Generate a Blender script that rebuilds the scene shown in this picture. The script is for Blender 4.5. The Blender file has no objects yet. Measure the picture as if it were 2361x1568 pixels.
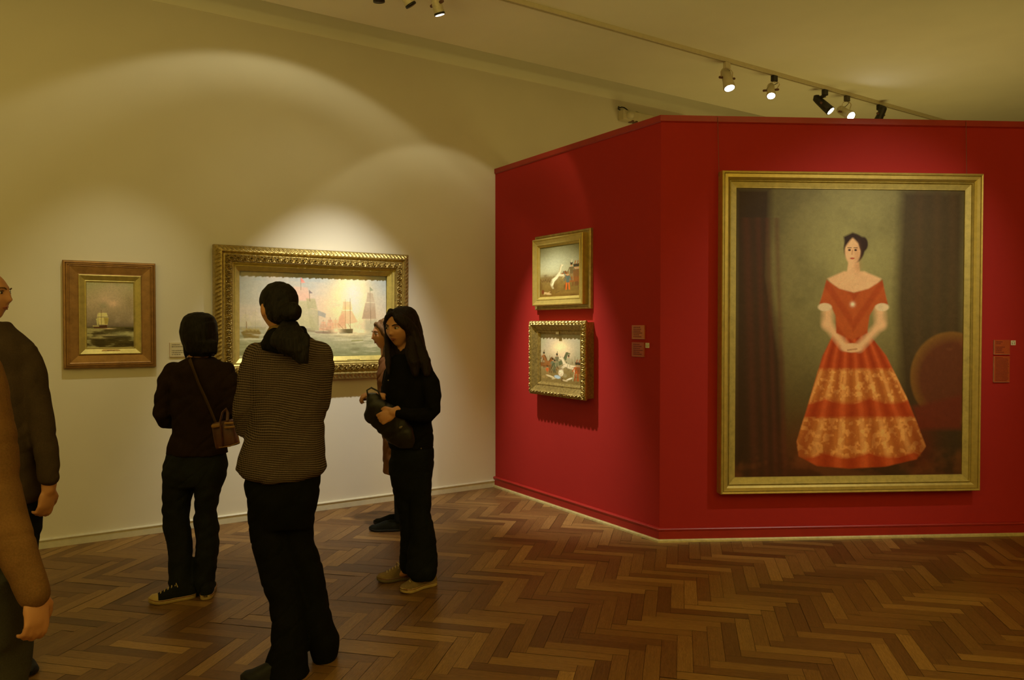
import bpy, bmesh, math, random
import numpy as np
from mathutils import Vector, Matrix, noise as mnoise
random.seed(7); rng = np.random.default_rng(11)
SC = bpy.context.scene; COL = SC.collection
PI = math.pi
# ------------------------------------------------------------------ camera
F = 1750.0; CX, CY = 1180.5, 784.0; EYE = 1.53; PITCH = math.atan(34/1750)
def ray(px, py):
    a = (px-CX)/F; b = (CY-py)/F
    return Vector((a, math.cos(PITCH)+b*math.sin(PITCH), -math.sin(PITCH)+b*math.cos(PITCH)))
def at(px, py, Y):
    r = ray(px, py); t = Y/r.y
    return Vector((r.x*t, Y, EYE+r.z*t))
def floorhit(px, py):
    r = ray(px, py); t = -EYE/r.z
    return Vector((r.x*t, r.y*t, 0))
def planehit(px, py, o, n):
    r = ray(px, py); e = Vector((0, 0, EYE)); t = (o-e).dot(n)/r.dot(n)
    return e+r*t
cam = bpy.data.cameras.new('camera'); co = bpy.data.objects.new('camera', cam); COL.objects.link(co)
cam.sensor_width = 36; cam.lens = 36*F/2361; cam.clip_start = .05; cam.clip_end = 100
co.location = (0, 0, EYE); co.rotation_euler = (PI/2-PITCH, 0, 0); SC.camera = co
# ------------------------------------------------------------------ colour + materials
def lin(v):
    v = v/255; return v/12.92 if v <= .04045 else ((v+.055)/1.055)**2.4
def C(r, g, b, k=1.0): return (lin(r)*k, lin(g)*k, lin(b)*k, 1)
class NT:
    def __init__(s, name):
        s.m = bpy.data.materials.new(name); s.m.use_nodes = True; s.t = s.m.node_tree
        s.b = s.t.nodes['Principled BSDF']
    def n(s, typ, **kw):
        x = s.t.nodes.new(typ)
        for k, v in kw.items():
            if k in x.inputs.keys() if hasattr(x.inputs, 'keys') else False: x.inputs[k].default_value = v
            else: setattr(x, k, v)
        return x
    def l(s, a, b): s.t.links.new(a, b)
    def coord(s, kind='Object', scale=(1, 1, 1)):
        tc = s.n('ShaderNodeTexCoord'); mp = s.n('ShaderNodeMapping'); mp.inputs['Scale'].default_value = scale
        s.l(tc.outputs[kind], mp.inputs['Vector']); return mp.outputs['Vector']
    def noise(s, vec, scale=5, detail=4, rough=.5):
        x = s.n('ShaderNodeTexNoise'); x.inputs['Scale'].default_value = scale; x.inputs['Detail'].default_value = detail
        x.inputs['Roughness'].default_value = rough; s.l(vec, x.inputs['Vector']); return x.outputs['Fac']
    def ramp(s, fac, stops):
        x = s.n('ShaderNodeValToRGB'); e = x.color_ramp.elements
        while len(e) < len(stops): e.new(.5)
        for i, (p, c) in enumerate(stops): e[i].position = p; e[i].color = c
        s.l(fac, x.inputs['Fac']); return x.outputs['Color']
    def mix(s, fac, a, b, mode='MIX'):
        x = s.n('ShaderNodeMix', data_type='RGBA', blend_type=mode)
        for k, v in ((0, fac), (6, a), (7, b)):
            if hasattr(v, 'links'): s.l(v, x.inputs[k])
            else: x.inputs[k].default_value = v
        return x.outputs[2]
    def bump(s, h, strength=.3, dist=.01):
        x = s.n('ShaderNodeBump'); x.inputs['Strength'].default_value = strength; x.inputs['Distance'].default_value = dist
        s.l(h, x.inputs['Height']); s.l(x.outputs['Normal'], s.b.inputs['Normal']); return x
    def setp(s, color=None, rough=.6, metal=0, spec=.5, coat=0, emit=None, es=0):
        b = s.b.inputs
        if color is not None:
            if hasattr(color, 'links'): s.l(color, b['Base Color'])
            else: b['Base Color'].default_value = color
        b['Roughness'].default_value = rough; b['Metallic'].default_value = metal
        b['Specular IOR Level'].default_value = spec; b['Coat Weight'].default_value = coat
        if emit: b['Emission Color'].default_value = emit; b['Emission Strength'].default_value = es
        return s.m
def plain(name, c, rough=.6, metal=0, spec=.5, var=.12, scale=30, bump=.1, bd=.002, coat=0):
    t = NT(name); v = t.coord(); f = t.noise(v, scale, 4)
    a = tuple(x*(1-var) for x in c[:3])+(1,); b = tuple(min(1, x*(1+var)) for x in c[:3])+(1,)
    col = t.ramp(f, [(.3, a), (.7, b)])
    if bump: t.bump(f, bump, bd)
    return t.setp(col, rough, metal, spec, coat)
def plaster(name, c, rough=.85, spec=.25):
    t = NT(name); v = t.coord(); big = t.noise(v, .9, 3, .6); fine = t.noise(v, 140, 3)
    a = tuple(x*.95 for x in c[:3])+(1,); b = tuple(x*1.04 for x in c[:3])+(1,)
    col = t.ramp(big, [(.3, a), (.7, b)]); t.bump(fine, .12, .002)
    return t.setp(col, rough, 0, spec)
def fabric(name, c, rough=.95, scale=220, var=.25, bump=.5, sheen=0.0):
    t = NT(name); v = t.coord(); f = t.noise(v, scale, 2); g = t.noise(v, 9, 4)
    a = tuple(x*(1-var) for x in c[:3])+(1,); b = tuple(x*(1+var) for x in c[:3])+(1,)
    col = t.mix(.5, t.ramp(f, [(.3, a), (.7, b)]), t.ramp(g, [(.35, a), (.65, b)])); t.bump(f, bump, .001)
    return t.setp(col, rough, 0, .08)
def goldmat(name, c, dark=.35, rough=.38, metal=.75, scale=26):
    t = NT(name); v = t.coord(); f = t.noise(v, scale, 6, .65); g = t.noise(v, 4, 2)
    d = tuple(x*dark for x in c[:3])+(1,)
    col = t.ramp(f, [(.15, d), (.62, c)]); t.bump(f, .15, .002)
    x = t.n('ShaderNodeMapRange'); t.l(g, x.inputs['Value']); x.inputs['To Min'].default_value = rough-.08; x.inputs['To Max'].default_value = rough+.15
    m = t.setp(col, rough, metal, .5); t.l(x.outputs['Result'], t.b.inputs['Roughness']); return m
# ------------------------------------------------------------------ objects
def tag(o, label=None, cat=None, group=None, kind=None):
    if label: o['label'] = label
    if cat: o['category'] = cat
    if group: o['group'] = group
    if kind: o['kind'] = kind
    return o
def thing(name, label, cat, loc=(0, 0, 0), group=None):
    o = bpy.data.objects.new(name, None); COL.objects.link(o); o.location = loc; o.empty_display_size = .1
    return tag(o, label, cat, group)
def link(name, me, mat, parent=None, smooth=True, label=None):
    if mat and not me.materials: me.materials.append(mat)
    o = bpy.data.objects.new(name, me); COL.objects.link(o)
    if parent:
        o.parent = parent
        if parent.type == 'EMPTY': o.matrix_parent_inverse = Matrix.Translation(-Vector(parent.location))
    if smooth: me.shade_smooth()
    if label: o['label'] = label
    return o
def mesh(name, vs, fs):
    me = bpy.data.meshes.new(name); me.from_pydata([tuple(v) for v in vs], [], fs); me.update(); return me
class MB:
    def __init__(s): s.v = []; s.f = []
    def add(s, vs, fs):
        k = len(s.v); s.v += [tuple(v) for v in vs]; s.f += [tuple(i+k for i in f) for f in fs]; return s
    def quadgrid(s, rows, closed=False, cap=False):
        n = len(rows[0]); vs = [p for r in rows for p in r]; fs = []
        for i in range(len(rows)-1):
            for j in range(n if closed else n-1):
                j2 = (j+1) % n; fs.append((i*n+j, i*n+j2, (i+1)*n+j2, (i+1)*n+j))
        if cap:
            fs.append(tuple(range(n-1, -1, -1))); fs.append(tuple(range((len(rows)-1)*n, len(rows)*n)))
        return s.add(vs, fs)
    def box(s, o, ax, ay, az, x0, x1, y0, y1, z0, z1):
        vs = [o+ax*x+ay*y+az*z for z in (z0, z1) for y in (y0, y1) for x in (x0, x1)]
        return s.add(vs, [(0, 2, 3, 1), (4, 5, 7, 6), (0, 1, 5, 4), (2, 6, 7, 3), (0, 4, 6, 2), (1, 3, 7, 5)])
    def tube(s, pts, rad, seg=12, cap=True, flat=1.0, ref=None):
        pts = [Vector(p) for p in pts]; n = len(pts)
        if not hasattr(rad, '__len__'): rad = [rad]*n
        rows = []; prev = None
        P = list(pts); R = list(rad)
        T = []
        for i in range(n):
            a = P[max(i-1, 0)]; b = P[min(i+1, n-1)]; T.append((b-a).normalized())
        up = Vector(ref) if ref else (Vector((0, 0, 1)) if abs(T[0].z) < .9 else Vector((0, 1, 0)))
        def ring(c, t, r, u):
            x = (u-t*u.dot(t)).normalized(); y = t.cross(x)
            return [c+x*(r*flat*math.cos(2*PI*k/seg))+y*(r*math.sin(2*PI*k/seg)) for k in range(seg)], x
        if cap:
            for a in (1.35, .8, .4):
                r_, up_ = ring(P[0]-T[0]*R[0]*math.sin(a)*.9, T[0], max(R[0]*math.cos(a), 1e-4), up); rows.append(r_)
        for i in range(n):
            r_, up = ring(P[i], T[i], R[i], up); rows.append(r_)
        if cap:
            for a in (.4, .8, 1.35):
                r_, up_ = ring(P[-1]+T[-1]*R[-1]*math.sin(a)*.9, T[-1], max(R[-1]*math.cos(a), 1e-4), up); rows.append(r_)
        return s.quadgrid(rows, True, True)
    def ell(s, c, r, rot=None, nu=24, nv=16):
        rows = []
        for i in range(nv+1):
            th = PI*(i+.02)/(nv+.04); row = []
            for j in range(nu):
                ph = 2*PI*j/nu; p = Vector((r[0]*math.sin(th)*math.cos(ph), r[1]*math.sin(th)*math.sin(ph), r[2]*math.cos(th)))
                if rot: p = rot @ p
                row.append(Vector(c)+p)
            rows.append(row)
        return s.quadgrid(rows, True, True)
    def build(s, name, mat, parent=None, smooth=True, label=None, bevel=0):
        me = mesh(name, s.v, s.f); bm = bmesh.new(); bm.from_mesh(me); bmesh.ops.recalc_face_normals(bm, faces=bm.faces)
        if bevel: bmesh.ops.bevel(bm, geom=bm.edges[:], offset=bevel, segments=2, affect='EDGES', profile=.6)
        bm.to_mesh(me); bm.free()
        return link(name, me, mat, parent, smooth, label)
def remesh(mb, name, voxel, mat, parent=None, smooth=3, disp=None, label=None, post=None):
    me = mesh(name+'_t', mb.v, mb.f); bm = bmesh.new(); bm.from_mesh(me); bmesh.ops.recalc_face_normals(bm, faces=bm.faces); bm.to_mesh(me); bm.free()
    o = bpy.data.objects.new(name+'_t', me); COL.objects.link(o)
    m = o.modifiers.new('r', 'REMESH'); m.mode = 'VOXEL'; m.voxel_size = voxel; m.adaptivity = 0
    if smooth: k = o.modifiers.new('s', 'SMOOTH'); k.iterations = smooth; k.factor = .5
    dg = bpy.context.evaluated_depsgraph_get(); dg.update()
    out = bpy.data.meshes.new_from_object(o.evaluated_get(dg)); out.name = name
    bpy.data.objects.remove(o); bpy.data.meshes.remove(me)
    if disp:
        out.update(); nn = [v.co+v.normal*disp(v.co) for v in out.vertices]
        for v, c in zip(out.vertices, nn): v.co = c
    if post:
        for v in out.vertices: v.co = post(v.co)
    out.update(); out.materials.clear()
    return link(name, out, mat, parent, True, label)
def loft(mb, rows, Y0, seg=28, e=2.3):
    """rows: (y_px, xl_px, xr_px, depth_m, dy)"""
    R = []
    for (y, xl, xr, d, dy) in rows:
        a = at(xl, y, Y0+dy); b = at(xr, y, Y0+dy); c = (a+b)/2; hw = (b-a).length/2; ring = []
        for k in range(seg):
            t = 2*PI*k/seg; cx, sy = math.cos(t), math.sin(t)
            ring.append(c+Vector((hw*math.copysign(abs(cx)**(2/e), cx), d/2*math.copysign(abs(sy)**(2/e), sy), 0)))
        R.append(ring)
    mb.quadgrid(R, True, True); return mb
def folds(amp, s1=(7, 7, 16), s2=(14, 14, 5)):
    def f(p):
        a = mnoise.noise(Vector((p.x*s1[0], p.y*s1[1], p.z*s1[2]+p.x*6))); b = mnoise.noise(Vector((p.x*s2[0]+3, p.y*s2[1], p.z*s2[2])))
        w = mnoise.noise(Vector((p.x*4+9, p.y*4, p.z*11-p.x*9))); return amp*(a*.9+b*.6-.75*max(0, .2-abs(w))/.2)
    return f
# ------------------------------------------------------------------ layout of the room
P = floorhit(1142, 1121.5); Q = floorhit(1515, 1249.5)
Z = Vector((0, 0, 1))
aL = (P-floorhit(80, 1270.5)).normalized()
aA = (Q-P).normalized()
aL = (aL+Vector((-aA.y, aA.x, 0))).normalized()      # the partition leaves the wall squarely
aA = Vector((aL.y, -aL.x, 0)); Q = P+aA*(Q-P).dot(aA)
aB = Vector((math.sin(math.radians(86.3)), math.cos(math.radians(86.3)), 0))
nL = Vector((aL.y, -aL.x, 0)); nA = Vector((aA.y, -aA.x, 0)); nB = Vector((aB.y, -aB.x, 0))
print('angles', math.degrees(math.atan2(aL.x, aL.y)), math.degrees(math.atan2(aA.x, aA.y)), P, Q)
WH = 3.89; CH = 3.90; PH = 3.0
def W(o, a, n, u, z, d=0): return o+a*u+n*d+Z*z
M = {}
M['cream'] = plaster('cream_wall_paint', (.74, .70, .585, 1))
M['ceil'] = plaster('ceiling_paint', (.88, .86, .71, 1))
M['creamtrim'] = plain('cream_trim_gloss', (.62, .58, .42, 1), .4, var=.05)
M['red'] = plaster('red_partition_paint', (.40, .023, .018, 1), .7, .15)
M['redtrim'] = plain('red_trim_gloss', (.35, .018, .012, 1), .4, var=.06, scale=8)
M['brass'] = goldmat('gilt_floor_strip', (.62, .52, .22, 1), .6, .4, .25)
M['back'] = plaster('rear_wall_paint', (.60, .50, .32, 1))
def struct(name, mb, m, parent=None, smooth=False):
    o = mb.build(name, m, parent, smooth)
    if not parent: o['kind'] = 'structure'
    return o
S0, S1 = -11.0, 11.0; DEP = 11.5
# left wall (with a small coved shadow gap under the ceiling)
mb = MB(); mb.box(P, aL, nL, Z, S0, S1, -.25, 0, -.15, 4.25); struct('wall_left', mb, M['cream'])
# shadow gap: a plain band above the wall line, recessed behind the edge of the suspended ceiling
mb = MB(); mb.box(P, aL, nL, Z, S0+.003, S1-.003, .0005, .007, WH, 4.16); struct('trim_1', mb, M['ceil'])
mb = MB(); mb.box(P, aL, nL, Z, S0, S1, .42, DEP, CH, CH+.06); mb.box(P, aL, nL, Z, S0, S1, -.1, DEP, 4.17, 4.25); struct('ceiling', mb, M['ceil'])
mb = MB(); mb.box(P, aL, nL, Z, S0-.2, S0, -.25, DEP+.2, -.15, 4.25); struct('wall_back', mb, M['back'])
mb = MB(); mb.box(P, aL, nL, Z, S1, S1+.2, -.25, DEP+.2, -.15, 4.25); struct('wall_far', mb, M['cream'])
mb = MB(); mb.box(P, aL, nL, Z, S0, S1, DEP, DEP+.2, -.15, 4.25); struct('wall_right', mb, M['back'])
# baseboards
def baseboard(name, o, a, n, u0, u1, h, t, mat, m0=0, m1=0):
    prof = [(0, 0), (t, 0), (t, h*.72), (t*1.25, h*.78), (t*1.35, h*.88), (t*1.1, h*.96), (t*.5, h), (0, h)]
    rows = [[W(o, a, n, u0+m0*d, z, d) for d, z in prof], [W(o, a, n, u1+m1*d, z, d) for d, z in prof]]
    mb = MB(); mb.quadgrid(rows, True, True); return struct(name, mb, mat)
baseboard('baseboard_left', P, aL, nL, S0, 0, .068, .016, M['creamtrim'], 0, -1)
tA = math.tan((math.acos(aA.dot(aB)))/2)
baseboard('baseboard_center', P+Z*.02, aA, nA, 0, (Q-P).length, .078, .018, M['redtrim'], 0, tA)
baseboard('baseboard_right', Q+Z*.02, aB, nB, 0, 4.6, .078, .018, M['redtrim'], -tA, 0)
def strip(name, o, a, n, u0, u1, m0, m1):
    prof = [(0, 0), (.034, 0), (.032, .012), (.024, .02), (0, .022)]
    mb = MB(); mb.quadgrid([[W(o, a, n, u0+m0*d, z, d) for d, z in prof], [W(o, a, n, u1+m1*d, z, d) for d, z in prof]], True, True)
    return struct(name, mb, M['brass'])
strip('trim_2', P, aA, nA, 0, (Q-P).length, 0, tA); strip('trim_3', Q, aB, nB, 0, 4.6, -tA, 0)
# red partition walls
LA = (Q-P).length
mb = MB(); mb.box(P, aA, nA, Z, 0.003, LA, -.22, 0, .0, PH-.04); struct('wall_center', mb, M['red'])
mb = MB(); mb.box(Q, aB, nB, Z, 0, 4.6, -.22, 0, .0, PH-.04); struct('wall_side', mb, M['red'])
def cap(name, o, a, n, u0, u1, m0, m1):
    prof = [(-.23, PH-.048), (.004, PH-.048), (.012, PH-.040), (.012, PH), (-.23, PH)]
    mb = MB(); mb.quadgrid([[W(o, a, n, u0+m0*d, z, d) for d, z in prof], [W(o, a, n, u1+m1*d, z, d) for d, z in prof]], True, True)
    return struct(name, mb, M['redtrim'])
cap('trim_4', P, aA, nA, .004, LA, 0, tA); cap('trim_5', Q, aB, nB, 0, 4.6, -tA, 0)
# ------------------------------------------------------------------ herringbone floor
def floor():
    th = math.radians(12.6); v1 = Vector((math.sin(th), math.cos(th), 0)); u1 = Vector((math.cos(th), -math.sin(th), 0))
    w, L = .0725, .40; g = .0009; O = floorhit(1299, 1469)-v1*w
    vs = []; fs = []; val = []; uv = []
    def inside(c):
        r = c-P; s = r.dot(aL); d = r.dot(nL)
        return S0-.2 < s < S1+.2 and -.15 < d < DEP+.2 and c.y > -3.5 and c.x > -6 and c.x < 9
    N = 110; K = 16
    for j in range(-K, K+1):
        for i in range(-N, N+1):
            a = i*w+j*L; b = i*w-j*L
            for kind in (0, 1):
                if kind == 0: r0 = (a, a+L, b, b+w)        # lies along u
                else: r0 = (a, a+w, b+w, b+w+L)            # lies along v
                c = O+u1*((r0[0]+r0[1])/2)+v1*((r0[2]+r0[3])/2)
                if not inside(c): continue
                k = len(vs); h = random.gauss(0, .0004)
                tl = [random.gauss(0, .0003) for _ in range(4)]
                x0, x1, y0, y1 = r0[0]+g, r0[1]-g, r0[2]+g, r0[3]-g
                for q, (x, y) in enumerate(((x0, y0), (x1, y0), (x1, y1), (x0, y1))): vs.append(O+u1*x+v1*y+Z*(h+tl[q]))
                fs.append((k, k+1, k+2, k+3)); r = random.random(); r2 = random.random(); val.append((r, r2))
                ou, ov = random.random()*50, random.random()*50
                if kind == 0: uv.append([(ou, ov), (ou+L, ov), (ou+L, ov+w), (ou, ov+w)])
                else: uv.append([(ou, ov), (ou, ov+w), (ou+L, ov+w), (ou+L, ov)])
    nq = len(fs)
    o, ax = P, None
    k = len(vs)
    for s, d in ((S0-.1, -.1), (S1+.1, -.1), (S1+.1, DEP+.1), (S0-.1, DEP+.1)): vs.append(W(P, aL, nL, s, -.004, d))
    fs.append((k, k+1, k+2, k+3)); val.append((.0, 0)); uv.append([(0, 0), (1, 0), (1, 1), (0, 1)])
    k = len(vs)
    for s, d in ((S0-.1, -.1), (S1+.1, -.1), (S1+.1, DEP+.1), (S0-.1, DEP+.1)): vs.append(W(P, aL, nL, s, -.12, d))
    fs += [(k+3, k+2, k+1, k), (k-4, k, k+1, k-3), (k-3, k+1, k+2, k-2), (k-2, k+2, k+3, k-1), (k-1, k+3, k, k-4)]
    for _ in range(5): val.append((0, 0)); uv.append([(0, 0)]*4)
    me = mesh('floor', vs, fs)
    U = me.uv_layers.new(name='UVMap'); U.data.foreach_set('uv', np.array(uv, 'f').ravel())
    at_ = me.color_attributes.new('plank', 'FLOAT_COLOR', 'CORNER')
    A = np.zeros((len(fs), 4, 4), 'f'); V = np.array(val, 'f'); A[:, :, 0] = V[:, 0:1]; A[:, :, 1] = V[:, 1:2]; A[:, :, 3] = 1; A[nq:, :, 2] = 1
    at_.data.foreach_set('color', A.ravel())
    t = NT('oak_parquet'); ca = t.n('ShaderNodeVertexColor', layer_name='plank'); sp = t.n('ShaderNodeSeparateColor'); t.l(ca.outputs['Color'], sp.inputs[0])
    uvn = t.coord('UV', (7, 110, 1)); g1 = t.noise(uvn, 1.0, 5, .6); uv2 = t.coord('UV', (30, 420, 1)); g2 = t.noise(uv2, 1.0, 3, .6)
    wv = t.n('ShaderNodeTexWave', bands_direction='Y'); wv.inputs['Scale'].default_value = 9; wv.inputs['Distortion'].default_value = 9; wv.inputs['Detail'].default_value = 2; wv.inputs['Detail Scale'].default_value = .8
    t.l(t.coord('UV', (1.6, 9, 1)), wv.inputs['Vector'])
    base = t.ramp(sp.outputs[0], [(0, (.15, .073, .024, 1)), (.25, (.21, .107, .034, 1)), (.6, (.265, .143, .044, 1)), (.88, (.33, .188, .06, 1)), (1, (.44, .26, .085, 1))])
    c = t.mix(.45, base, t.ramp(g1, [(.3, (.45, .38, .32, 1)), (.7, (1.2, 1.2, 1.2, 1))]), 'MULTIPLY')
    c = t.mix(.5, c, t.ramp(g2, [(.35, (.45, .4, .35, 1)), (.6, (1.1, 1.1, 1.1, 1))]), 'MULTIPLY')
    c = t.mix(.35, c, t.ramp(wv.outputs['Fac'], [(.2, (.5, .42, .36, 1)), (.6, (1.1, 1.1, 1.1, 1))]), 'MULTIPLY')
    c = t.mix(sp.outputs[2], c, (.012, .006, .003, 1))
    gl = t.noise(t.coord('Object', (1, 1, 1)), 1.3, 4, .6); rg = t.n('ShaderNodeMapRange'); t.l(gl, rg.inputs['Value']); rg.inputs['To Min'].default_value = .30; rg.inputs['To Max'].default_value = .52
    m = t.setp(c, .4, 0, .38); t.l(rg.outputs['Result'], t.b.inputs['Roughness']); t.bump(g2, .25, .0012)
    ob = link('floor', me, m, None, False); ob['kind'] = 'structure'
floor()
# ------------------------------------------------------------------ painting on canvas grids
class Art:
    def __init__(s, w, h):
        s.w, s.h = w, h; s.y, s.x = np.mgrid[0:h, 0:w]; s.x = (s.x+.5)/w; s.y = (s.y+.5)/h; s.a = np.zeros((h, w, 3)); s.ar = w/h
    def col(s, c): return np.array([lin(v) for v in c])
    def put(s, m, c, op=1.0):
        m = (np.clip(m, 0, 1)*op)[..., None]; c = s.col(c) if isinstance(c, tuple) else c; s.a = s.a*(1-m)+c*m
    def grad(s, stops):
        ys = [p for p, _ in stops]; cs = np.array([s.col(c) for _, c in stops])
        s.a = np.stack([np.interp(s.y, ys, cs[:, k]) for k in range(3)], -1)
    def noise(s, fx, fy, octv=4, seed=0):
        r = np.random.default_rng(seed); out = np.zeros((s.h, s.w)); amp = 1; tot = 0
        for o in range(octv):
            nx, ny = int(fx*2**o)+2, int(fy*2**o)+2; g = r.random((ny+1, nx+1)); X = s.x*(nx-1); Y = s.y*(ny-1)
            i = np.floor(X).astype(int); j = np.floor(Y).astype(int); u = X-i; v = Y-j; u = u*u*(3-2*u); v = v*v*(3-2*v)
            out += amp*(g[j, i]*(1-u)*(1-v)+g[j, i+1]*u*(1-v)+g[j+1, i]*(1-u)*v+g[j+1, i+1]*u*v); tot += amp; amp *= .55
        return out/tot
    def poly(s, pts, c, soft=.004, op=1.0, tex=None):
        P_ = np.array(pts); n = len(P_); ins = np.zeros_like(s.x, bool); d = np.full_like(s.x, 9.0)
        for k in range(n):
            (x0, y0), (x1, y1) = P_[k], P_[(k+1) % n]
            cnd = ((y0 > s.y) != (y1 > s.y)) & (s.x < (x1-x0)*(s.y-y0)/((y1-y0) or 1e-9)+x0); ins ^= cnd
            ex, ey = (x1-x0)*s.ar, y1-y0; px, py = (s.x-x0)*s.ar, s.y-y0
            t = np.clip((px*ex+py*ey)/(ex*ex+ey*ey+1e-12), 0, 1); d = np.minimum(d, np.hypot(px-t*ex, py-t*ey))
        m = np.clip(.5+np.where(ins, d, -d)/soft, 0, 1)
        if tex is not None: m = m*tex
        s.put(m, c, op); return m
    def ell(s, x, y, rx, ry, c, soft=.15, op=1.0, rot=0):
        dx, dy = (s.x-x)*s.ar, s.y-y; ca, sa = math.cos(rot), math.sin(rot)
        r = np.hypot((dx*ca+dy*sa)/(rx*s.ar), (-dx*sa+dy*ca)/ry); m = np.clip((1-r)/soft+.5, 0, 1); s.put(m, c, op); return m
    def glow(s, x, y, rx, ry, c, op=1.0):
        m = np.exp(-(((s.x-x)/rx)**2+((s.y-y)/ry)**2)); s.put(m, c, op)
    def line(s, x0, y0, x1, y1, w, c, op=1.0):
        ex, ey = (x1-x0)*s.ar, y1-y0; px, py = (s.x-x0)*s.ar, s.y-y0
        t = np.clip((px*ex+py*ey)/(ex*ex+ey*ey), 0, 1); d = np.hypot(px-t*ex, py-t*ey); s.put(np.clip(1.2-d/w, 0, 1), c, op)
    def vary(s, k, fx, fy, seed, octv=4):
        s.a = s.a*(1+k*(s.noise(fx, fy, octv, seed)[..., None]-.5)*2)
    def mesh(s, name, o, a, n, u0, u1, z0, z1, d, thick, mat, parent, gain=1.0):
        w, h = s.w, s.h; us = np.linspace(u0, u1, w+1); zs = np.linspace(z1, z0, h+1)
        UU, ZZ = np.meshgrid(us, zs); base = np.array(o+n*d); V = base+UU[..., None]*np.array(a)+ZZ[..., None]*np.array([0, 0, 1.])
        V = V.reshape(-1, 3); idx = np.arange((w+1)*(h+1)).reshape(h+1, w+1)
        Fq = np.stack([idx[1:, :-1], idx[1:, 1:], idx[:-1, 1:], idx[:-1, :-1]], -1).reshape(-1, 4)
        k = len(V); bk = [np.array(o+n*(d-thick)+a*u+Z*z) for u, z in ((u0, z1), (u1, z1), (u1, z0), (u0, z0))]
        V = np.vstack([V, bk]); fs = Fq.tolist(); fs.append((k, k+1, k+2, k+3))
        me = bpy.data.meshes.new(name); me.from_pydata(V.tolist(), [], fs); me.update()
        ca = me.color_attributes.new('paint', 'FLOAT_COLOR', 'CORNER'); arr = np.ones((len(fs), 4, 4), 'f')
        arr[:w*h, :, :3] = np.clip(s.a*gain, 0, .92).reshape(-1, 1, 3); arr[w*h:, :, :3] = .2; 
        full = np.ones((len(fs)*4, 4), 'f'); full[:] = arr.reshape(-1, 4)
        ca.data.foreach_set('color', full.ravel())
        return link(name, me, mat, parent, False)
t = NT('oil_paint_on_canvas'); ca_ = t.n('ShaderNodeVertexColor', layer_name='paint'); nv = t.noise(t.coord('Object'), 160, 3); nb = t.noise(t.coord('Object'), 14, 4)
cc = t.mix(.14, ca_.outputs['Color'], t.ramp(nv, [(.3, (.5, .5, .5, 1)), (.7, (1.3, 1.3, 1.3, 1))]), 'MULTIPLY')
t.bump(nv, .08, .001); M['oil'] = t.setp(cc, .5, 0, .2)
M['gold'] = goldmat('gilded_frame', (.62, .48, .125, 1), .72, .36, .62)
M['goldrich'] = goldmat('carved_gilt', (.50, .37, .115, 1), .16, .36, .7, 60)
M['goldb'] = goldmat('satin_gilt_slip', (.56, .45, .125, 1), .6, .42, .4)
M['bronze'] = goldmat('bronzed_wood', (.36, .19, .055, 1), .5, .42, .5, 18)
M['goldold'] = goldmat('aged_gilt', (.50, .37, .12, 1), .4, .42, .6)
M['plaque'] = plain('brass_plate', (.85, .62, .34, 1), .3, .7, bump=0)
M['ink'] = plain('dark_ink', (.03, .02, .015, 1), .7, bump=0)
M['wire'] = plain('hanging_wire_metal', (.16, .12, .09, 1), .5, .4, bump=0)
M['darkwood'] = plain('frame_side_wood', (.06, .035, .014, 1), .6)
# ------------------------------------------------------------------ frames
def orn_leaf(L, v, amp, per, seed=0.0):
    """running scrolls of leaf: a spiral in every cell, turning the other way in the next, with leaf tips between"""
    k = math.floor(L/per); sg = 1 if int(k) % 2 else -1; dx = (L/per-k-.5)*2; dy = (v-.5)*2*sg*.95
    r = math.hypot(dx, dy); th = math.atan2(dy, dx)
    sc = .5+.5*math.cos(r*9.5-th*2*sg+.6); tip = max(0, math.cos(math.pi*dx))*0+.5+.5*math.cos(7*math.atan2(dy+.9*sg, 1-abs(dx)+.05))
    h = sc*max(0, 1.1-r)**.35 if r < 1.05 else .65*tip
    h = .18+.82*h*min(1, 3.2*math.sin(PI*min(max(v, 0), 1)))+.22*mnoise.noise(Vector((L*130+seed, v*6, seed)))
    return amp*h*min(1, 4*math.sin(PI*min(max(v, 0), 1)))
def orn_rope(L, v, amp, per, seed=0.0):
    ph = 2*PI*(L/per)+v*5.5
    return amp*(math.sin(PI*v)**.7)*(.5+.5*math.cos(ph))*(1+.5*mnoise.noise(Vector((L*60, v*3, seed))))
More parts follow.
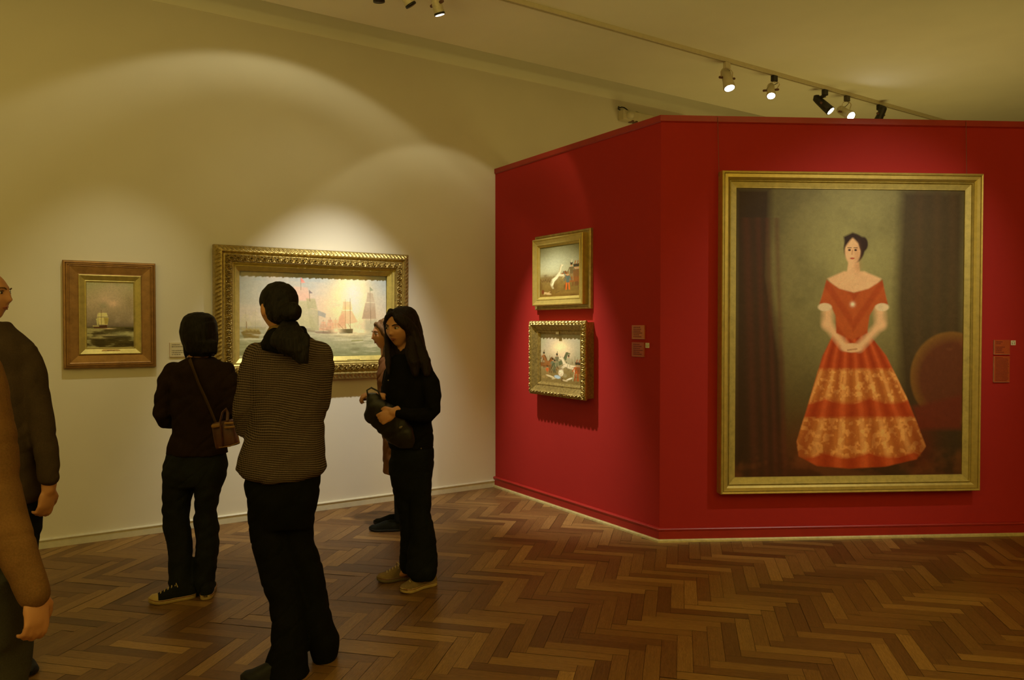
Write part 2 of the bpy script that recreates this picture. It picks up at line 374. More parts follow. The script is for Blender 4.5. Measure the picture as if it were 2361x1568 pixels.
def frame_mesh(name, o, a, n, u0, u1, z0, z1, prof, step, mat, parent, bands=(), tilt=0, d0=0):
    """prof: (inset, height) outer back -> lip.  bands: (k0,k1,fn,amp,per) ornament between profile points."""
    pts = []; orn = []
    for k in range(len(prof)-1):
        b = next((q for q in bands if q[0] <= k < q[1]), None); m = 12 if b else 1
        for j in range(m):
            t_ = j/m; pts.append((prof[k][0]*(1-t_)+prof[k+1][0]*t_, prof[k][1]*(1-t_)+prof[k+1][1]*t_))
            orn.append((b, (k+t_-b[0])/(b[1]-b[0])) if b else (None, 0))
    pts.append(prof[-1]); orn.append((None, 0))
    mb = MB(); w, h = u1-u0, z1-z0; cu, cz = (u0+u1)/2, (z0+z1)/2
    for side in range(4):
        Ls = w if side % 2 == 0 else h; ns = max(2, int(Ls/step)); rows = []
        for i in range(ns+1):
            row = []
            for (d, ht), (b, v) in zip(pts, orn):
                L = -Ls/2+d+(Ls-2*d)*i/ns; e = 0
                if b:
                    sgn = L+Ls/2+side*1.37; e = b[2](sgn, v, b[3], b[4], side*7.3)
                ed = min(1, (Ls/2-d-abs(L))/.012+.25); e *= max(0, ed)
                hh = ht+e; off = d-e*.35 if k_out(b, v) else d
                if side == 0: x, z = L, -h/2+off
                elif side == 2: x, z = -L, h/2-off
                elif side == 1: x, z = w/2-off, L
                else: x, z = -w/2+off, -L
                row.append(o+a*(cu+x)+Z*(cz+z)+n*(hh+d0+tilt*(z+h/2)))
            rows.append(row)
        mb.quadgrid(rows)
    vs, fs = mb.v, mb.f
    me = mesh(name, vs, fs); bm = bmesh.new(); bm.from_mesh(me); bmesh.ops.remove_doubles(bm, verts=bm.verts, dist=.0004); bmesh.ops.recalc_face_normals(bm, faces=bm.faces); bm.to_mesh(me); bm.free()
    ob = link(name, me, mat, parent, False); me.shade_smooth() if bands else None
    if bands:
        try: me.set_sharp_from_angle(angle=math.radians(50))
        except Exception: pass
    return ob
def k_out(b, v): return b is not None and b[0] <= 1
def uz(o, a, n, px, py, d=0):
    p = planehit(px, py, o+n*d, n)-o; return p.dot(a), p.z+o.z
def plaque(o, a, n, u, z, d, w, h, parent, lines=2):
    mb = MB(); ring = []
    for k in range(40):
        t_ = 2*PI*k/40; ring.append((w/2*math.copysign(abs(math.cos(t_))**.45, math.cos(t_)), h/2*math.copysign(abs(math.sin(t_))**.8, math.sin(t_))))
    mb.quadgrid([[W(o, a, n, u+x, z+y, dd) for x, y in ring] for dd in (d, d+.004)], True, True)
    p = mb.build('nameplate', M['plaque'], parent, False)
    t_ = MB(); wd = .35
    for k in range(lines):
        x = -w*.3+(.03*w if k else .1*w)
        while x < w*(.3 if k else .2):
            l = w*random.uniform(.04, .1); t_.box(W(o, a, n, u+x, z+h*(.14-.3*k), d+.004), a, Z, n, 0, l, -h*.05, h*.05, 0, .0004); x += l+w*.02
    t_.build('lettering', M['ink'], p, False); return p
# ---- 1 small upright seascape, left wall
def painting_small_sea():
    u0, zt = uz(P, aL, nL, 143.5, 600, .03); u1, zt2 = uz(P, aL, nL, 358, 607, .03)
    _, zb = uz(P, aL, nL, 146, 850, .03); _, zb2 = uz(P, aL, nL, 357, 846, .03); z1 = (zt+zt2)/2; z0 = (zb+zb2)/2
    T = thing('framed_painting', 'small upright painting of a sailing ship at sea in wide bronze-gold frame', 'painting', W(P, aL, nL, (u0+u1)/2, z0, 0))
    k = (u1-u0)/214.0
    prof = [(0, 0), (0, .035), (2*k, .044), (5*k, .046), (6*k, .041), (8*k, .046), (10*k, .046), (11*k, .040), (13*k, .042), (15*k, .038), (33*k, .030), (35*k, .034)]
    frame_mesh('outer_frame', P, aL, nL, u0, u1, z0, z1, prof, .2, M['bronze'], T)
    i = 35*k
    prof = [(0, .0), (0, .034), (2*k, .037), (4*k, .034), (14*k, .020), (16*k, .022), (18*k, .016), (18*k, .010)]
    frame_mesh('inner_frame', P, aL, nL, u0+i, u1-i, z0+i, z1-i, prof, .2, M['goldb'], T)
    i = 52*k; a = Art(150, 200)
    a.grad([(0, (150, 150, 115)), (.3, (165, 150, 125)), (.62, (130, 118, 100)), (.68, (105, 92, 80)), (.685, (85, 78, 45)), (1, (65, 55, 25))])
    n1 = a.noise(2.5, 3, 5, 3); a.put(np.clip((n1-.5)*4, 0, 1)*(a.y < .62), (180, 162, 145), .45)
    a.glow(.5, .2, .28, .16, (188, 168, 150), .6); a.glow(.55, .33, .12, .05, (208, 178, 158), .7); a.glow(.38, .27, .1, .05, (195, 170, 152), .5); a.glow(.36, .36, .09, .05, (125, 130, 105), .5)
    a.glow(.92, .3, .12, .12, (120, 110, 75), .5); a.glow(.2, .62, .3, .06, (110, 100, 85), .6)
    sea = np.clip((a.y-.69)*60, 0, 1); wv = a.noise(3, 18, 4, 8); a.put(np.clip((wv-.52)*7, 0, 1)*sea, (165, 160, 115), .75); a.put(np.clip((.46-wv)*7, 0, 1)*sea, (45, 36, 18), .8)
    a.glow(.8, .79, .25, .03, (170, 170, 130), .7); a.glow(.45, .81, .2, .012, (190, 180, 140), .7); a.glow(.2, .85, .22, .01, (170, 160, 115), .6); a.glow(.5, .92, .5, .04, (70, 62, 28), .5)
    a.poly([(.24, .47), (.42, .47), (.45, .53), (.22, .53)], (205, 195, 140)); a.poly([(.22, .54), (.46, .54), (.44, .65), (.26, .65)], (200, 190, 130)); a.poly([(.36, .54), (.46, .55), (.44, .64), (.38, .64)], (160, 145, 80), .01)
    a.poly([(.2, .56), (.24, .55), (.25, .66), (.22, .66)], (185, 180, 125)); a.line(.31, .43, .31, .68, .004, (80, 65, 30)); a.line(.25, .47, .24, .66, .003, (90, 75, 35), .6)
    a.poly([(.13, .665), (.24, .67), (.42, .655), (.43, .71), (.16, .705)], (75, 48, 30)); a.poly([(.13, .66), (.26, .665), (.26, .68), (.13, .68)], (170, 160, 110), .006); a.glow(.47, .71, .1, .008, (220, 195, 160), .9)
    a.vary(.12, 40, 60, 5, 2)
    a.mesh('canvas', P, aL, nL, u0+i, u1-i, z0+i, z1-i, .014, .008, M['oil'], T, 1.55)
    plaque(P, aL, nL, (u0+u1)/2, z0+43*k, .024, 43*k, 10*k, T)
painting_small_sea()
# ---- 2 wide naval scene in carved frame
def ship(a, x, y, s, sail, hull, masts=3, sl=.0, op=1.0):
    for k in range(masts):
        mx = x+(k-(masts-1)/2)*s*.30; top = y-s*(1.15 if k == masts//2 else .95)
        a.line(mx, top, mx, y, .0035, hull, op)
        for j, (h0, h1, w) in enumerate(((.18, .46, .17), (.48, .76, .13), (.78, .98, .09))):
            hh = 1.0 if k == masts//2 else .85
            a.poly([(mx-s*w, y-s*h1*hh), (mx+s*w*.92, y-s*h1*hh), (mx+s*w*1.15+sl*s, y-s*h0*hh), (mx-s*w*1.1+sl*s, y-s*h0*hh)], tuple(int(v*(1-.06*((j+k) % 2))) for v in sail), .008, .92*op)
    a.poly([(x-s*.55, y-s*.09), (x+s*.5, y-s*.1), (x+s*.44, y+s*.08), (x-s*.42, y+s*.08)], hull, .006, op); a.line(x-s*.52, y-s*.06, x-s*.8, y-s*.2, .0035, hull, op)
def painting_naval():
    D = .09
    u0, zt = uz(P, aL, nL, 491, 565, D*.5); u1, zt2 = uz(P, aL, nL, 938, 587, D*.5); _, zb = uz(P, aL, nL, 770, 875, D*.5)
    z1 = (zt+zt2)/2; z0 = zb
    T = thing('framed_painting', 'wide naval battle painting with sailing ships in heavy carved gold frame', 'painting', W(P, aL, nL, (u0+u1)/2, z0, 0))
    prof = [(0, 0), (0, .05), (.004, .066), (.045, .098), (.05, .098), (.06, .080), (.066, .078), (.075, .082), (.125, .088), (.130, .074), (.136, .074)]
    frame_mesh('carved_frame', P, aL, nL, u0, u1, z0, z1, prof, .0025, M['goldrich'], T, [(2, 3, orn_rope, .007, .032), (7, 8, orn_leaf, .020, .050)], tilt=.02)
    i = .136
    prof = [(0, .0), (0, .073), (.012, .066), (.014, .070), (.020, .070), (.022, .060), (.055, .038), (.055, .03)]
    frame_mesh('gilt_slip', P, aL, nL, u0+i, u1-i, z0+i, z1-i, prof, .2, M['goldb'], T, tilt=.02)
    i = .191; a = Art(360, 220)
    a.grad([(0, (150, 160, 165)), (.25, (165, 168, 165)), (.5, (185, 172, 155)), (.66, (175, 168, 145)), (.70, (160, 158, 135)), (.85, (145, 148, 120)), (1, (120, 125, 90))])
    n1 = a.noise(4, 3, 5, 5); a.put(np.clip((n1-.5)*4, 0, 1)*(a.y < .66), (205, 182, 165), .6); a.glow(0, .3, .35, .5, (160, 160, 140), .5); a.glow(.05, .9, .35, .3, (120, 118, 70), .55)
    a.glow(.60, .42, .16, .2, (215, 185, 155), .7); a.glow(.74, .30, .14, .34, (250, 225, 150), .9); a.glow(.76, .28, .075, .22, (255, 250, 205), 1); a.glow(.72, .7, .13, .05, (235, 215, 170), .6)
    ship(a, .37, .68, .26, (175, 170, 130), (115, 108, 75), 2, op=.5); ship(a, .07, .66, .2, (180, 172, 130), (110, 100, 60), 2, op=.35)
    a.poly([(.35, .16), (.44, .17), (.46, .33), (.33, .32)], (208, 165, 145), .015, .7); a.poly([(.34, .33), (.44, .33), (.5, .64), (.36, .66)], (172, 166, 128), .015, .8); a.poly([(.43, .30), (.49, .30), (.515, .5), (.515, .68), (.46, .68)], (160, 156, 118), .015, .8)
    a.line(.395, .05, .395, .2, .004, (110, 95, 75)); a.poly([(.395, .05), (.425, .11), (.397, .12)], (215, 130, 120)); a.line(.45, .2, .455, .33, .004, (110, 95, 75)); a.poly([(.452, .2), (.475, .235), (.453, .24)], (120, 110, 115))
    a.line(.46, .42, .52, .44, .004, (200, 180, 145)); a.line(.51, .45, .51, .62, .004, (140, 130, 110)); a.poly([(.51, .44), (.565, .48), (.56, .53), (.51, .5)], (125, 132, 132), .012, .8)
    ship(a, .57, .71, .16, (205, 155, 125), (120, 100, 85), 2, op=.8); ship(a, .655, .69, .16, (215, 165, 125), (140, 115, 90), 2, op=.7)
    a.poly([(.685, .33), (.74, .33), (.752, .43), (.68, .43)], (225, 175, 125), .008, .8); a.poly([(.675, .44), (.748, .44), (.79, .58), (.745, .6), (.65, .6)], (212, 168, 130), .015, .85); a.poly([(.655, .52), (.69, .47), (.70, .62), (.645, .64)], (200, 156, 122), .015, .8)
    a.line(.70, .30, .70, .7, .003, (130, 95, 60)); a.line(.735, .29, .735, .7, .003, (130, 95, 60)); a.poly([(.645, .67), (.755, .665), (.752, .72), (.66, .725)], (95, 85, 55), .006); a.line(.65, .6, .7, .69, .0025, (130, 95, 60)); a.line(.72, .6, .75, .69, .0025, (130, 95, 60))
    a.poly([(.862, .21), (.90, .22), (.915, .33), (.852, .33)], (165, 145, 120), .008, .9); a.poly([(.845, .34), (.917, .34), (.925, .54), (.82, .54)], (160, 138, 115), .01, .9); a.line(.88, .14, .885, .6, .004, (120, 100, 80)); a.poly([(.88, .14), (.905, .18), (.882, .195)], (130, 140, 115)); a.poly([(.84, .55), (.93, .55), (.93, .7), (.84, .7)], (150, 150, 125), .04, .6)
    a.glow(.64, .69, .035, .03, (240, 215, 170), .8); a.glow(.81, .70, .035, .03, (245, 225, 175), .9)
    a.poly([(.01, .70), (.05, .66), (.12, .67), (.135, .71), (.12, .77), (.03, .77)], (115, 98, 50), .015); a.line(.045, .58, .045, .72, .005, (120, 95, 55))
    for k in range(14): a.glow(.02+.008*k, .665+.006*(k % 3), .004, .012, (165, 150, 95), .7)
    a.put(np.clip((a.noise(5, 5, 4, 61)-.42)*2.2, 0, 1)*(a.y < .72)*(a.y > .1), (190, 180, 160), .5)
    sea = np.clip((a.y-.70)*30, 0, 1); wv = a.noise(8, 40, 3, 9); a.put(np.clip((wv-.55)*6, 0, 1)*sea, (200, 195, 165), .5); a.put(np.clip((.42-wv)*6, 0, 1)*sea, (105, 102, 70), .5)
    a.poly([(.745, .805), (.83, .80), (.83, .815), (.74, .82)], (130, 130, 75), .006, .8); a.vary(.08, 80, 50, 6, 2)
    cv = a.mesh('canvas', P, aL, nL, u0+i, u1-i, z0+i, z1-i, .032, .008, M['oil'], T, 1.5)
    mb = MB(); z = z0+i-.03
    for k in range(10): mb.box(W(P, aL, nL, u1-.55+k*.011, z, .060), aL, Z, nL, 0, .006, -.003, .003, -.012, .0012)
    mb.build('lettering', M['ink'], T, False)
painting_naval()
# ---- 3, 4 two battle scenes on the red partition
def soldier(a, x, y, h, coat, pants, hat=(60, 52, 34), lean=0.0, plume=None):
    """standing figure, feet at y, height h (canvas fractions)"""
    w = h*.11/a.ar
    for sx in (-1, 1): a.line(x+sx*w*.5-lean*.5, y-h*.42, x+sx*w*.8-lean, y, h*.045, pants)
    a.poly([(x-w*.9, y-h*.76), (x+w*.9, y-h*.76), (x+w*.75, y-h*.38), (x-w*.75, y-h*.38)], coat, .01); a.line(x-w*.9, y-h*.72, x-w*1.7, y-h*.5, h*.035, coat); a.line(x+w*.9, y-h*.72, x+w*1.6, y-h*.52, h*.035, coat)
    a.ell(x, y-h*.83, w*.45, h*.055, (170, 125, 85), .4); a.poly([(x-w*.5, y-h*.87), (x+w*.5, y-h*.87), (x+w*.6, y-h*1.02), (x-w*.6, y-h*1.02)], hat, .008); a.line(x-w*.6, y-h*.87, x+w*.6, y-h*.87, h*.012, (150, 125, 60))
    if plume: a.line(x, y-h*1.02, x+w*.3, y-h*1.16, h*.03, plume)
def horse(a, x, y, h, c, d, face=1, rear=0.0):
    """horse with hooves at y and back height h; rear lifts the forehand"""
    s_ = h/a.ar*face; r = rear
    bx = lambda u, v: (x+(u*math.cos(r)-0*v)*s_+v*math.sin(r)*-0*s_, y-h*(v)-max(0, u+.5)*h*math.sin(r)*1.0)
    a.poly([bx(-.62, .95), bx(-.2, .92), bx(.25, .95), bx(.5, .9), bx(.52, .62), bx(.1, .5), bx(-.45, .55), bx(-.66, .7)], c, .02)
    a.poly([bx(.30, .95), bx(.56, 1.38), bx(.72, 1.46), bx(.74, 1.25), bx(.56, .75)], c, .015); a.poly([bx(.60, 1.46), bx(.95, 1.22), bx(.90, 1.12), bx(.62, 1.24)], c, .012)
    a.line(*bx(.34, 1.0), *bx(.58, 1.45), h*.05, d); 
    for u, v0 in ((-.55, .6), (-.40, .58)): a.line(*bx(u, v0), bx(u, v0)[0]-.02*s_*6, y-h*.28, h*.07, c); a.line(bx(u, v0)[0]-.12*s_, y-h*.28, bx(u, v0)[0]-.02*s_, y, h*.05, d)
    for u, q in ((.34, .0), (.48, .12)):
        p = bx(u, .6); k = (p[0]+(.12+r*.5)*s_, p[1]+h*(.28-r*.25)); a.line(*p, *k, h*.06, c); a.line(*k, k[0]-(.02+r*.25)*s_, k[1]+h*(.32-r*.15), h*.045, d)
    a.line(*bx(-.64, .9), *bx(-.85, .4), h*.07, d)
def battle_art(kind):
    a = Art(150, 206)
    if kind == 0:
        a.grad([(0, (120, 118, 80)), (.3, (150, 150, 115)), (.5, (150, 145, 105)), (.62, (115, 95, 45)), (1, (95, 70, 22))])
        a.glow(.35, .35, .3, .2, (170, 172, 140), .6); a.glow(0, 0, .35, .3, (90, 82, 45), .6); a.put(np.clip((a.noise(5, 5, 4, 2)-.5)*4, 0, 1)*(a.y > .55), (75, 50, 15), .6)
        for k in range(26): a.ell(.01+.016*k, .655+.010*(k % 4)+.0008*k, .010, .022, ((85, 60, 22), (110, 82, 40), (70, 50, 22))[k % 3], .5, .8)
        for k in range(8): a.line(.03+.045*k, .60, .035+.045*k, .66, .006, (95, 78, 40), .8)
        for x in (.88, .94, .99): soldier(a, x, .80, .40, (110, 75, 35), (95, 62, 25), plume=(150, 90, 40))
        horse(a, .84, .86, .24, (120, 72, 28), (85, 50, 20), -1); soldier(a, .80, .70, .34, (95, 80, 45), (120, 95, 55), plume=(190, 178, 140))
        horse(a, .43, .84, .20, (190, 180, 140), (150, 138, 98), 1, .85)
        soldier(a, .71, .87, .34, (72, 84, 72), (178, 84, 25), hat=(120, 90, 50)); a.line(.675, .64, .60, .52, .012, (80, 90, 74))
        a.ell(.17, .93, .12, .022, (170, 145, 95), .5, .8, rot=.25); a.ell(.07, .90, .035, .045, (90, 45, 15), .4); a.line(.1, .95, .26, .90, .010, (150, 120, 70)); a.glow(.75, .93, .25, .03, (120, 95, 40), .5); a.line(.4, .93, .5, .9, .006, (70, 52, 25))
    else:
        a.grad([(0, (165, 160, 130)), (.3, (200, 180, 145)), (.55, (165, 150, 110)), (.75, (135, 115, 65)), (1, (125, 105, 55))])
        a.put(np.clip((a.noise(4, 4, 5, 12)-.48)*4, 0, 1)*(a.y < .5), (195, 175, 150), .6); a.glow(.5, .27, .2, .14, (250, 225, 165), .95); a.glow(.62, .4, .15, .1, (235, 205, 160), .6); a.glow(0, .2, .2, .3, (140, 142, 105), .6); a.glow(1, .35, .2, .3, (140, 145, 110), .6)
        for k in range(14): a.line(.02+.07*k, .44+.02*(k % 3), .025+.07*k, .56, .006, (120, 104, 66), .7); a.ell(.03+.07*k, .575, .014, .028, (125, 108, 70), .5, .7)
        horse(a, .10, .80, .22, (128, 78, 30), (92, 56, 24), 1); soldier(a, .08, .66, .28, (110, 72, 34), (120, 88, 48), plume=(120, 92, 50)); horse(a, .24, .78, .19, (142, 92, 44), (104, 66, 30), -1, .3)
        soldier(a, .17, .86, .20, (188, 92, 38), (150, 110, 60)); soldier(a, .31, .76, .26, (104, 110, 80), (120, 112, 74)); soldier(a, .36, .78, .25, (118, 120, 88), (130, 120, 84))
        horse(a, .50, .80, .22, (96, 100, 64), (74, 76, 46), 1, .5); soldier(a, .42, .66, .26, (108, 102, 70), (150, 140, 100), plume=(88, 76, 46)); horse(a, .72, .82, .20, (222, 204, 164), (186, 168, 126), -1, .3); soldier(a, .71, .66, .24, (165, 155, 116), (180, 168, 128), plume=(130, 115, 80))
        a.ell(.52, .79, .065, .07, (235, 215, 175), .4); a.ell(.62, .84, .05, .04, (150, 135, 90), .4)
        for x, c_ in ((.90, (175, 85, 30)), (.96, (130, 78, 36))): soldier(a, x, .92, .36, c_, (160, 80, 30), plume=(150, 72, 28))
        for x, y, rx, ry, c_, r in ((.43, .88, .08, .035, (170, 190, 200), .2), (.25, .88, .12, .02, (205, 186, 138), .3), (.73, .90, .09, .016, (225, 210, 175), -.5), (.10, .90, .08, .028, (150, 125, 70), 0), (.55, .93, .02, .035, (90, 65, 30), 0), (.82, .88, .018, .06, (165, 160, 115), .2), (.34, .92, .06, .014, (190, 172, 128), -.3), (.62, .94, .07, .014, (200, 180, 135), .2)): a.ell(x, y, rx, ry, c_, .4, 1, r)
        a.put(np.clip((a.noise(16, 20, 3, 4)-.6)*8, 0, 1)*(a.y > .6), (90, 65, 30), .35)
    a.vary(.1, 40, 50, 6, 2); return a
def painting_battles():
    # upper: plain gilt frame standing proud on a darker flat moulding
    D = .05; u0, zt = uz(P, aA, nA, 1236, 545, .015); u1, zt2 = uz(P, aA, nA, 1364, 527, .015); _, zb = uz(P, aA, nA, 1236, 712, .015); _, zb2 = uz(P, aA, nA, 1364, 715, .015); z1 = (zt+zt2)/2; z0 = (zb+zb2)/2
    T = thing('framed_painting', 'square gold-framed painting of rider and rearing white horse, the upper of two', 'painting', W(P, aA, nA, (u0+u1)/2, z0, 0))
    frame_mesh('back_moulding', P, aA, nA, u0, u1, z0, z1, [(0, 0), (0, .022), (.006, .03), (.016, .03), (.02, .024), (.032, .026), (.036, .018)], .2, M['goldold'], T)
    i = .034; prof = [(0, .0), (0, .075), (.003, .080), (.012, .082), (.016, .076), (.046, .066), (.05, .07), (.056, .068), (.060, .058), (.074, .050), (.074, .044)]
    fr = frame_mesh('front_frame', P, aA, nA, u0+i, u1-i, z0+i, z1-i, prof, .2, M['gold'], T); w, h = u1-u0-2*i, z1-z0-2*i
    i += .074; battle_art(0).mesh('canvas', P, aA, nA, u0+i, u1-i, z0+i, z1-i, .046, .008, M['oil'], T, 1.6)
    u0, zt = uz(P, aA, nA, 1230, 741, .05); u1, zt2 = uz(P, aA, nA, 1360, 738, .05); _, zb = uz(P, aA, nA, 1230, 907, .05); _, zb2 = uz(P, aA, nA, 1360, 923, .05); z1 = (zt+zt2)/2; z0 = (zb+zb2)/2
    T = thing('framed_painting', 'battle scene with fallen soldiers in leaf-carved gold frame, the lower of two', 'painting', W(P, aA, nA, (u0+u1)/2, z0, 0))
    prof = [(.012, 0), (.012, .06), (.002, .075), (.0, .088), (.036, .108), (.042, .098), (.048, .094), (.082, .070), (.086, .074), (.094, .072), (.098, .062), (.112, .054), (.112, .048)]
    frame_mesh('carved_frame', P, aA, nA, u0, u1, z0, z1, prof, .0035, M['goldrich'], T, [(3, 4, orn_leaf, .016, .045)], tilt=.0)
    i = .112; battle_art(1).mesh('canvas', P, aA, nA, u0+i, u1-i, z0+i, z1-i, .050, .008, M['oil'], T, 1.25)
    mb = MB(); mb.box(W(P, aA, nA, (u0+u1)/2, z1-.1, .075), aA, Z, nA, -.02, .02, -.012, .014, -.01, .006); mb.build('clasp', M['goldold'], T, False, bevel=.002)
painting_battles()
# ---- 5 large portrait (plain stand-in: a lady in a red gown)
def painting_portrait():
    D = .07
    u0, zt = uz(Q, aB, nB, 1661, 397, D*.6); u1, zt2 = uz(Q, aB, nB, 2260, 401, D*.6); _, zb = uz(Q, aB, nB, 1663, 1139, D*.6); _, zb2 = uz(Q, aB, nB, 2254, 1128, D*.6); z1 = (zt+zt2)/2; z0 = (zb+zb2)/2
    T = thing('framed_painting', 'very large portrait of a lady in a red gown in a plain gold frame', 'painting', W(Q, aB, nB, (u0+u1)/2, z0, 0))
    k = (u1-u0)/600.
    prof = [(0, 0), (0, .060), (.5*k, .082), (2*k, .086), (5*k, .084), (6*k, .074), (7*k, .080), (14*k, .078), (18*k, .066), (20*k, .055)]
    frame_mesh('outer_frame', Q, aB, nB, u0, u1, z0, z1, prof, .2, M['gold'], T)
    i = 20*k; frame_mesh('inner_frame', Q, aB, nB, u0+i, u1-i, z0+i, z1-i, [(0, .0), (0, .064), (1.5*k, .067), (2.5*k, .061), (3*k, .053), (15*k, .046), (16*k, .046), (16*k, .036)], .2, M['goldb'], T)
    i = 36*k; a = Art(400, 505)
    a.grad([(0, (92, 84, 52)), (.4, (104, 94, 55)), (.8, (72, 55, 26)), (1, (52, 32, 16))])
    a.put(np.ones_like(a.x), (0, 0, 0), 0); n1 = a.noise(5, 6, 5, 21)
    a.glow(.5, .22, .26, .36, (140, 134, 84), .9); a.put(np.clip((n1-.52)*3, 0, 1), (70, 62, 36), .45)
    a.poly([(0, 0), (.15, 0), (.14, .3), (.2, .6), (.22, 1), (0, 1)], (48, 30, 18), .03, .92); a.poly([(.72, 0), (1, 0), (1, 1), (.76, 1), (.7, .4)], (54, 40, 24), .04, .85)
    for x, w in ((.04, .02), (.09, .015), (.13, .012), (.17, .012)): a.put(np.exp(-((a.x-x-.05*a.y)/w)**2)*(a.y > .1), (84, 44, 28), .45)
    for x in (.8, .88, .95): a.put(np.exp(-((a.x-x)/.02)**2)*(a.y < .7), (78, 58, 34), .4)
    fl = np.clip((a.y-.9)*25, 0, 1)*np.clip((a.noise(9, 14, 4, 31)-.45)*5, 0, 1); a.put(fl, (112, 66, 34), .55); a.put(np.clip((a.y-.93)*30, 0, 1), (60, 32, 16), .35)
    # plain upholstered chair at the right
    a.ell(.96, .66, .19, .165, (120, 84, 34), .05, .8, rot=-.3); a.ell(.965, .665, .175, .15, (86, 46, 26), .3, rot=-.3); a.put(np.clip((a.noise(9, 11, 3, 77)-.5)*5, 0, 1)*np.clip((1-np.hypot((a.x-.965)/.17, (a.y-.665)/.15))*6, 0, 1), (140, 86, 48), .6)
    a.poly([(.78, .76), (1, .72), (1, .84), (.80, .84)], (92, 40, 24), .02); a.line(.80, .84, .81, .93, .008, (110, 78, 28))
    # gown
    sk = [(.435, .49), (.57, .49), (.66, .58), (.76, .74), (.84, .90), (.80, .945), (.66, .97), (.5, .975), (.36, .965), (.28, .93), (.27, .88), (.33, .72), (.38, .58)]
    m = a.poly(sk, (158, 62, 24), .006)
    fold = np.sin((a.x-.5)/(a.y-.36+.02)*34+2*a.noise(3, 4, 3, 5)); a.put(m*np.clip(fold*.9, 0, 1), (120, 30, 12), .5); a.put(m*np.clip(-fold*1.2-.3, 0, 1), (205, 98, 48), .4)
    for y0, y1 in ((.62, .735), (.79, .925)):
        band = m*np.clip((a.y-y0)*60, 0, 1)*np.clip((y1+.018*np.abs(np.sin(a.x*16))-a.y)*60, 0, 1); a.put(band, (176, 108, 48), .85)
        a.put(band*np.clip((a.noise(60, 70, 2, 41)-.5)*6, 0, 1), (222, 160, 88), .6); a.put(band*np.clip(fold, 0, 1), (138, 62, 22), .55); a.put(band*np.clip(-fold*1.3-.5, 0, 1), (230, 172, 100), .5)
    a.glow(.3, .9, .1, .1, (110, 40, 14), .3); a.glow(.82, .9, .07, .1, (95, 30, 12), .5)
    # arms folded low in front, skin
    skin = (206, 164, 120); sh = (168, 118, 80)
    a.line(.405, .38, .40, .47, .024, skin); a.line(.40, .47, .475, .545, .020, skin); a.line(.625, .38, .635, .47, .024, skin); a.line(.635, .47, .54, .55, .020, skin); a.ell(.508, .552, .045, .016, skin, .3); a.line(.49, .56, .53, .556, .003, sh)
    a.poly([(.40, .31), (.47, .285), (.56, .285), (.635, .31), (.60, .36), (.44, .36)], skin, .008)
    b = a.poly([(.395, .315), (.45, .345), (.515, .36), (.58, .345), (.64, .315), (.665, .40), (.61, .405), (.585, .44), (.575, .50), (.51, .525), (.44, .50), (.435, .44), (.415, .405), (.365, .40)], (162, 76, 32), .006)
    a.put(b*np.clip(np.sin(a.x*70+a.y*60*np.sign(a.x-.51))*1.2, 0, 1), (138, 46, 16), .45)
    for x in (.388, .64): a.ell(x, .41, .03, .014, (200, 176, 138), .3)
    a.poly([(.49, .25), (.535, .25), (.545, .31), (.48, .31)], skin, .006); a.glow(.53, .27, .015, .02, sh, .5)
    a.ell(.515, .205, .046, .05, (44, 28, 20), .15); a.ell(.508, .215, .034, .046, skin, .2); a.poly([(.475, .2), (.508, .166), (.545, .2), (.55, .165), (.508, .150), (.468, .165)], (44, 28, 20), .008)
    a.ell(.555, .19, .02, .025, (44, 28, 20), .3); a.glow(.53, .225, .012, .03, sh, .5)
    for x in (.494, .521): a.ell(x, .211, .006, .0035, (60, 36, 26), .5); a.line(x-.008, .203, x+.008, .203, .0016, (70, 44, 30))
    a.line(.507, .212, .505, .226, .002, sh); a.ell(.507, .24, .010, .003, (160, 72, 54), .5); a.glow(.51, .4, .01, .008, (235, 220, 180), .8)
    a.vary(.10, 70, 90, 8, 3)
    a.mesh('canvas', Q, aB, nB, u0+i, u1-i, z0+i, z1-i, .038, .010, M['oil'], T, 1.5)
    mb = MB()
    for px, pt in ((1658, 1655), (2229, 2228)):
        u, _ = uz(Q, aB, nB, px, 399, .02); u2, _ = uz(Q, aB, nB, pt, 288, .02); mb = MB(); mb.tube([W(Q, aB, nB, u, z1-.03, .02), W(Q, aB, nB, u2, PH-.01, .016)], .0013, 6); mb.build('hanging_wire', M['wire'], T)
painting_portrait()
